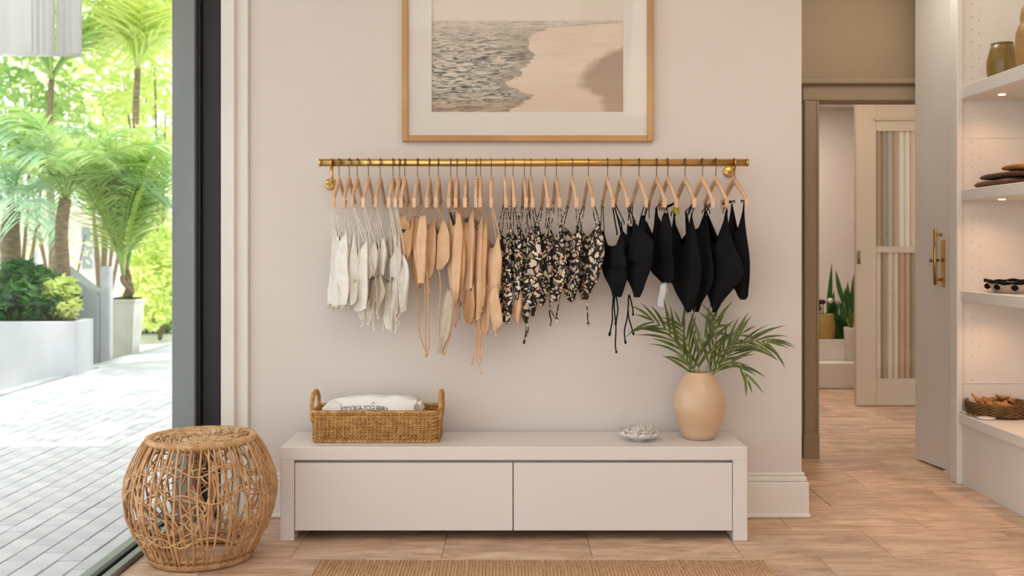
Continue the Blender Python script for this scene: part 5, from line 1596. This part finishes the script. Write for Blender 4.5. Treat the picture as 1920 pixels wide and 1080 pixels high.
# leafy shrubs and trees: each a crown mesh of many small leaves on a branching stem
def crown_mesh(name, m, blobs, nleaf, size, seed):
    rr_ = random.Random(seed)
    v, f = [], []
    tot = sum(b[3] ** 2 for b in blobs)
    for (bx_, by_, bz_, br2) in blobs:
        for k in range(int(nleaf * br2 ** 2 / tot)):
            d = Vector((rr_.gauss(0, 1), rr_.gauss(0, 1), rr_.gauss(0, 1))).normalized() * br2 * rr_.uniform(.45, 1.0) ** .5
            c = Vector((bx_, by_, bz_)) + Vector((d.x, d.y, d.z * .85))
            a = Vector((rr_.gauss(0, 1), rr_.gauss(0, 1), rr_.gauss(0, .6))).normalized()
            b_ = a.orthogonal().normalized()
            b_ = (Matrix.Rotation(rr_.uniform(0, 6.28), 3, a) @ b_)
            s = size * rr_.uniform(.6, 1.3)
            q = len(v)
            v += [c - a * s, c - a * s * .1 + b_ * s * .36, c + a * s, c - a * s * .1 - b_ * s * .36]
            f += [(q, q + 1, q + 2, q + 3)]
    mb = MB(); mb.add(v, f, True)
    return mb.mesh(name, m)
def shrub(nm, label, cat, base, blobs, m, nleaf, size, seed, group, trunk_r=.03):
    base = Vector(base)
    root = tag(empty(nm, base), label, cat, group)
    link('crown', crown_mesh('crown', m, blobs, nleaf, size, seed), root)
    mb = MB()
    for b in blobs:
        c = Vector(b[:3])
        mid = base.lerp(c, .5) + Vector((.05, .03, 0)) if base.y > 9.6 or base.z > 0 else Vector((base.x, base.y, 5.2))
        mb.tube([base, mid, c], [trunk_r, trunk_r * .7, trunk_r * .3], 6)
    mb.build('stems', M['trunk'], root)
def B3(px, py, Y, r_): 
    p = P(px, py, Y); return (p.x, p.y, p.z, r_)
shrub('planter_shrub', 'dense dark green shrub filling the white outdoor planter', 'shrub', (plx - .5, 10.45, .4),
      [B3(25, 560, 10.45, .26), B3(70, 548, 10.5, .3), B3(105, 565, 10.4, .22), B3(40, 525, 10.6, .26), B3(0, 575, 10.3, .25), B3(85, 585, 10.3, .2)], M['deep'], 1900, .075, 3, 'shrubs outdoors', .02)
shrub('planter_shrub', 'yellow green leafy plant at the right end of the outdoor planter', 'shrub', (plx - .2, 10.4, .4),
      [B3(112, 545, 10.4, .17), B3(120, 575, 10.35, .14)], M['lime'], 420, .08, 4, 'shrubs outdoors', .012)
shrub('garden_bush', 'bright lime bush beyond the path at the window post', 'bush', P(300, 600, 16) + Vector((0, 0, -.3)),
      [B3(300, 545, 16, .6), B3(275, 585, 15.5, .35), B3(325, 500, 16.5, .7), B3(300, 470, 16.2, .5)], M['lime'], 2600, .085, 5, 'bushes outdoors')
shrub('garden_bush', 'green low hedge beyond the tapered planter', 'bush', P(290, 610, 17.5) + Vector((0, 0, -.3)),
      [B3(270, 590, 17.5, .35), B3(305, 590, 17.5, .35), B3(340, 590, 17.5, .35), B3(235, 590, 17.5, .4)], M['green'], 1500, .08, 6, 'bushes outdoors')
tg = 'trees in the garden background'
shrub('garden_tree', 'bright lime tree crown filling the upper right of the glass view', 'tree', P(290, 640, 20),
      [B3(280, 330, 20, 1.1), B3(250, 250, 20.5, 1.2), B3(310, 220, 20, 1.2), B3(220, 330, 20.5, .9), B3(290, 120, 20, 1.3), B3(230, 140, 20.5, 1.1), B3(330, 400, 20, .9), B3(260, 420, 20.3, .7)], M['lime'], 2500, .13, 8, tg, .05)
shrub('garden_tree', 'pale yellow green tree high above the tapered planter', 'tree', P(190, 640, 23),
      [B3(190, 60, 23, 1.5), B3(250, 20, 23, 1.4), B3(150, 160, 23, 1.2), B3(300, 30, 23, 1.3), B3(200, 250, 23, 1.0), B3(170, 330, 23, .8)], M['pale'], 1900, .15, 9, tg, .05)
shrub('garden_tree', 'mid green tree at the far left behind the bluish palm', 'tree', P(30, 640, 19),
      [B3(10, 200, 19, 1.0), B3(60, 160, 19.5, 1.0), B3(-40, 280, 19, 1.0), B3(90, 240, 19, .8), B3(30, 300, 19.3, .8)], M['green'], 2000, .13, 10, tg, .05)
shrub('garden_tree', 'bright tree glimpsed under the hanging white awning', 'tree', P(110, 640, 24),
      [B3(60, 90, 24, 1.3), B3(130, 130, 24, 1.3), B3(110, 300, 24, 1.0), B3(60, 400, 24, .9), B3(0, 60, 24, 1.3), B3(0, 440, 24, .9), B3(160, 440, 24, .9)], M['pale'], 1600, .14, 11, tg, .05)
# canopy overhead that dapples the sunlit path (it continues the garden trees above the view)
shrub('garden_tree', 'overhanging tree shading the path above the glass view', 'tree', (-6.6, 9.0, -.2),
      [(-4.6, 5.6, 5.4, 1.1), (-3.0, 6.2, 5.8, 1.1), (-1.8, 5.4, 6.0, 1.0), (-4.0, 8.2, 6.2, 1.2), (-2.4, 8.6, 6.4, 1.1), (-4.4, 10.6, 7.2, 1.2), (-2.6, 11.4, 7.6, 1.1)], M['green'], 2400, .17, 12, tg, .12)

# pale building beyond the garden
bl = tag(empty('garden_building', P(60, 600, 30)), 'pale peach building glimpsed between the palm trunks', 'building')
bw0, bw1 = PX(-40, 30), PX(170, 30)
MB().box(bw0, bw1, 30, 33, -.4, PZ(395, 30)).build('wall', M['stucco'], bl)
for k in range(4):
    x = bw0 + .5 + k * .85
    w_ = MB().box(x, x + .4, 29.95, 29.99, .6, 1.9).build('window', M['greywall'], bl)
    MB().box(x + .05, x + .35, 29.93, 29.95, .65, 1.85).build('pane', M['glass'], w_)
MB().box(bw0 - .2, bw1 + .2, 29.8, 33.2, PZ(395, 30), PZ(395, 30) + .15).build('cornice', M['concrete'], bl)

# white canvas awning hanging from the overhang
aY = 5.12
aw = tag(empty('hanging_awning', (PX(60, aY), aY, PZ(60, aY))), 'white pleated canvas awning hanging outside at the top left', 'awning')
za = PZ(103, aY); 
xs = [PX(q, aY) for q in (-70, -20, 15, 62, 66, 104, 108, 150)]
for (a, b_, dy) in ((-70, 68, 0.0), (63, 107, -.03), (102, 150, 0.02)):
    v, f = [], []
    n = 12
    for lay in (0, 1):
        for i in range(n + 1):
            q = a + (b_ - a) * i / n
            yy = aY + dy + .006 * math.sin(i * 1.9) + lay * .006
            v += [(PX(q, aY), yy, za + .003 * math.sin(i)), (PX(q, aY), yy, 3.35)]
    Q = (n + 1) * 2
    for i in range(n):
        f += [(2*i, 2*i + 2, 2*i + 3, 2*i + 1), (Q + 2*i, Q + 2*i + 1, Q + 2*i + 3, Q + 2*i + 2), (2*i, Q + 2*i, Q + 2*i + 2, 2*i + 2)]
    f += [(0, 1, Q + 1, Q), (2*n, Q + 2*n, Q + 2*n + 1, 2*n + 1)]
    MB().add(v, f, True).build('panel', M['canvas'], aw)
MB().tube([(PX(-70, aY), aY + .004, za), (PX(150, aY), aY + .004, za)], .008, 6).build('hem', M['canvas'], aw)

# ------------------------------------------------------------------ printing on the paper bag (only the tops of the letters clear the basket rim)
def text_obj(name, body, size, loc, rot, m, parent=None):
    cu = bpy.data.curves.new(name, 'FONT')
    cu.body = body; cu.size = size; cu.align_x = 'CENTER'; cu.extrude = 0.0004
    o = bpy.data.objects.new(name, cu); COL.objects.link(o)
    o.location = loc; o.rotation_euler = rot
    dg = bpy.context.evaluated_depsgraph_get()
    me = bpy.data.meshes.new_from_object(o.evaluated_get(dg))
    me.materials.clear(); me.materials.append(m)
    mw = o.matrix_basis.copy()
    bpy.data.objects.remove(o)
    me.transform(mw)
    return link(name, me, parent)

tm = text_obj('lettering', 'STOOKIA-YOGUBBRA', 0.034, (0, 0, 0), (0, 0, 0), M['ink'])
me = tm.data
xs_ = [v.co.x for v in me.vertices]
wx = max(xs_) - min(xs_)
zc = PZ(768.5, sbY - .02)
for v_ in me.vertices:
    s_ = (v_.co.x - (max(xs_) + min(xs_)) / 2) / wx
    X = PX(684, 4.41) + s_ * 88 * 4.41 / F
    Z = zc - 0.003 - 0.020 * (2 * s_) ** 2 * 0.5 + v_.co.y * 0.95
    w = (Z - sbz0) / (sbz1 - sbz0) * 2 - 1
    u = (X - bagx) / (sbw / 2)
    v_.co = (X, sbY - sb_front(u, w) + .012 * w - 0.0012 - 0.3 * v_.co.z, Z)
tm.parent = pbag
tm.matrix_parent_inverse = Matrix.Translation(-Vector(pbag.location))
lx_, lzz = PX(699, 4.41), PZ(757, 4.41)
def onbag(X, Z):
    w = (Z - sbz0) / (sbz1 - sbz0) * 2 - 1; u = (X - bagx) / (sbw / 2)
    return (X, sbY - sb_front(u, w) + .012 * w - 0.0015, Z)
MB().tube([onbag(lx_ - .007, lzz - .004), onbag(lx_ - .004, lzz + .004), onbag(lx_, lzz), onbag(lx_ + .004, lzz + .004), onbag(lx_ + .007, lzz - .004)], 0.0009, 5).build('logo_mark', M['ink'], pbag)
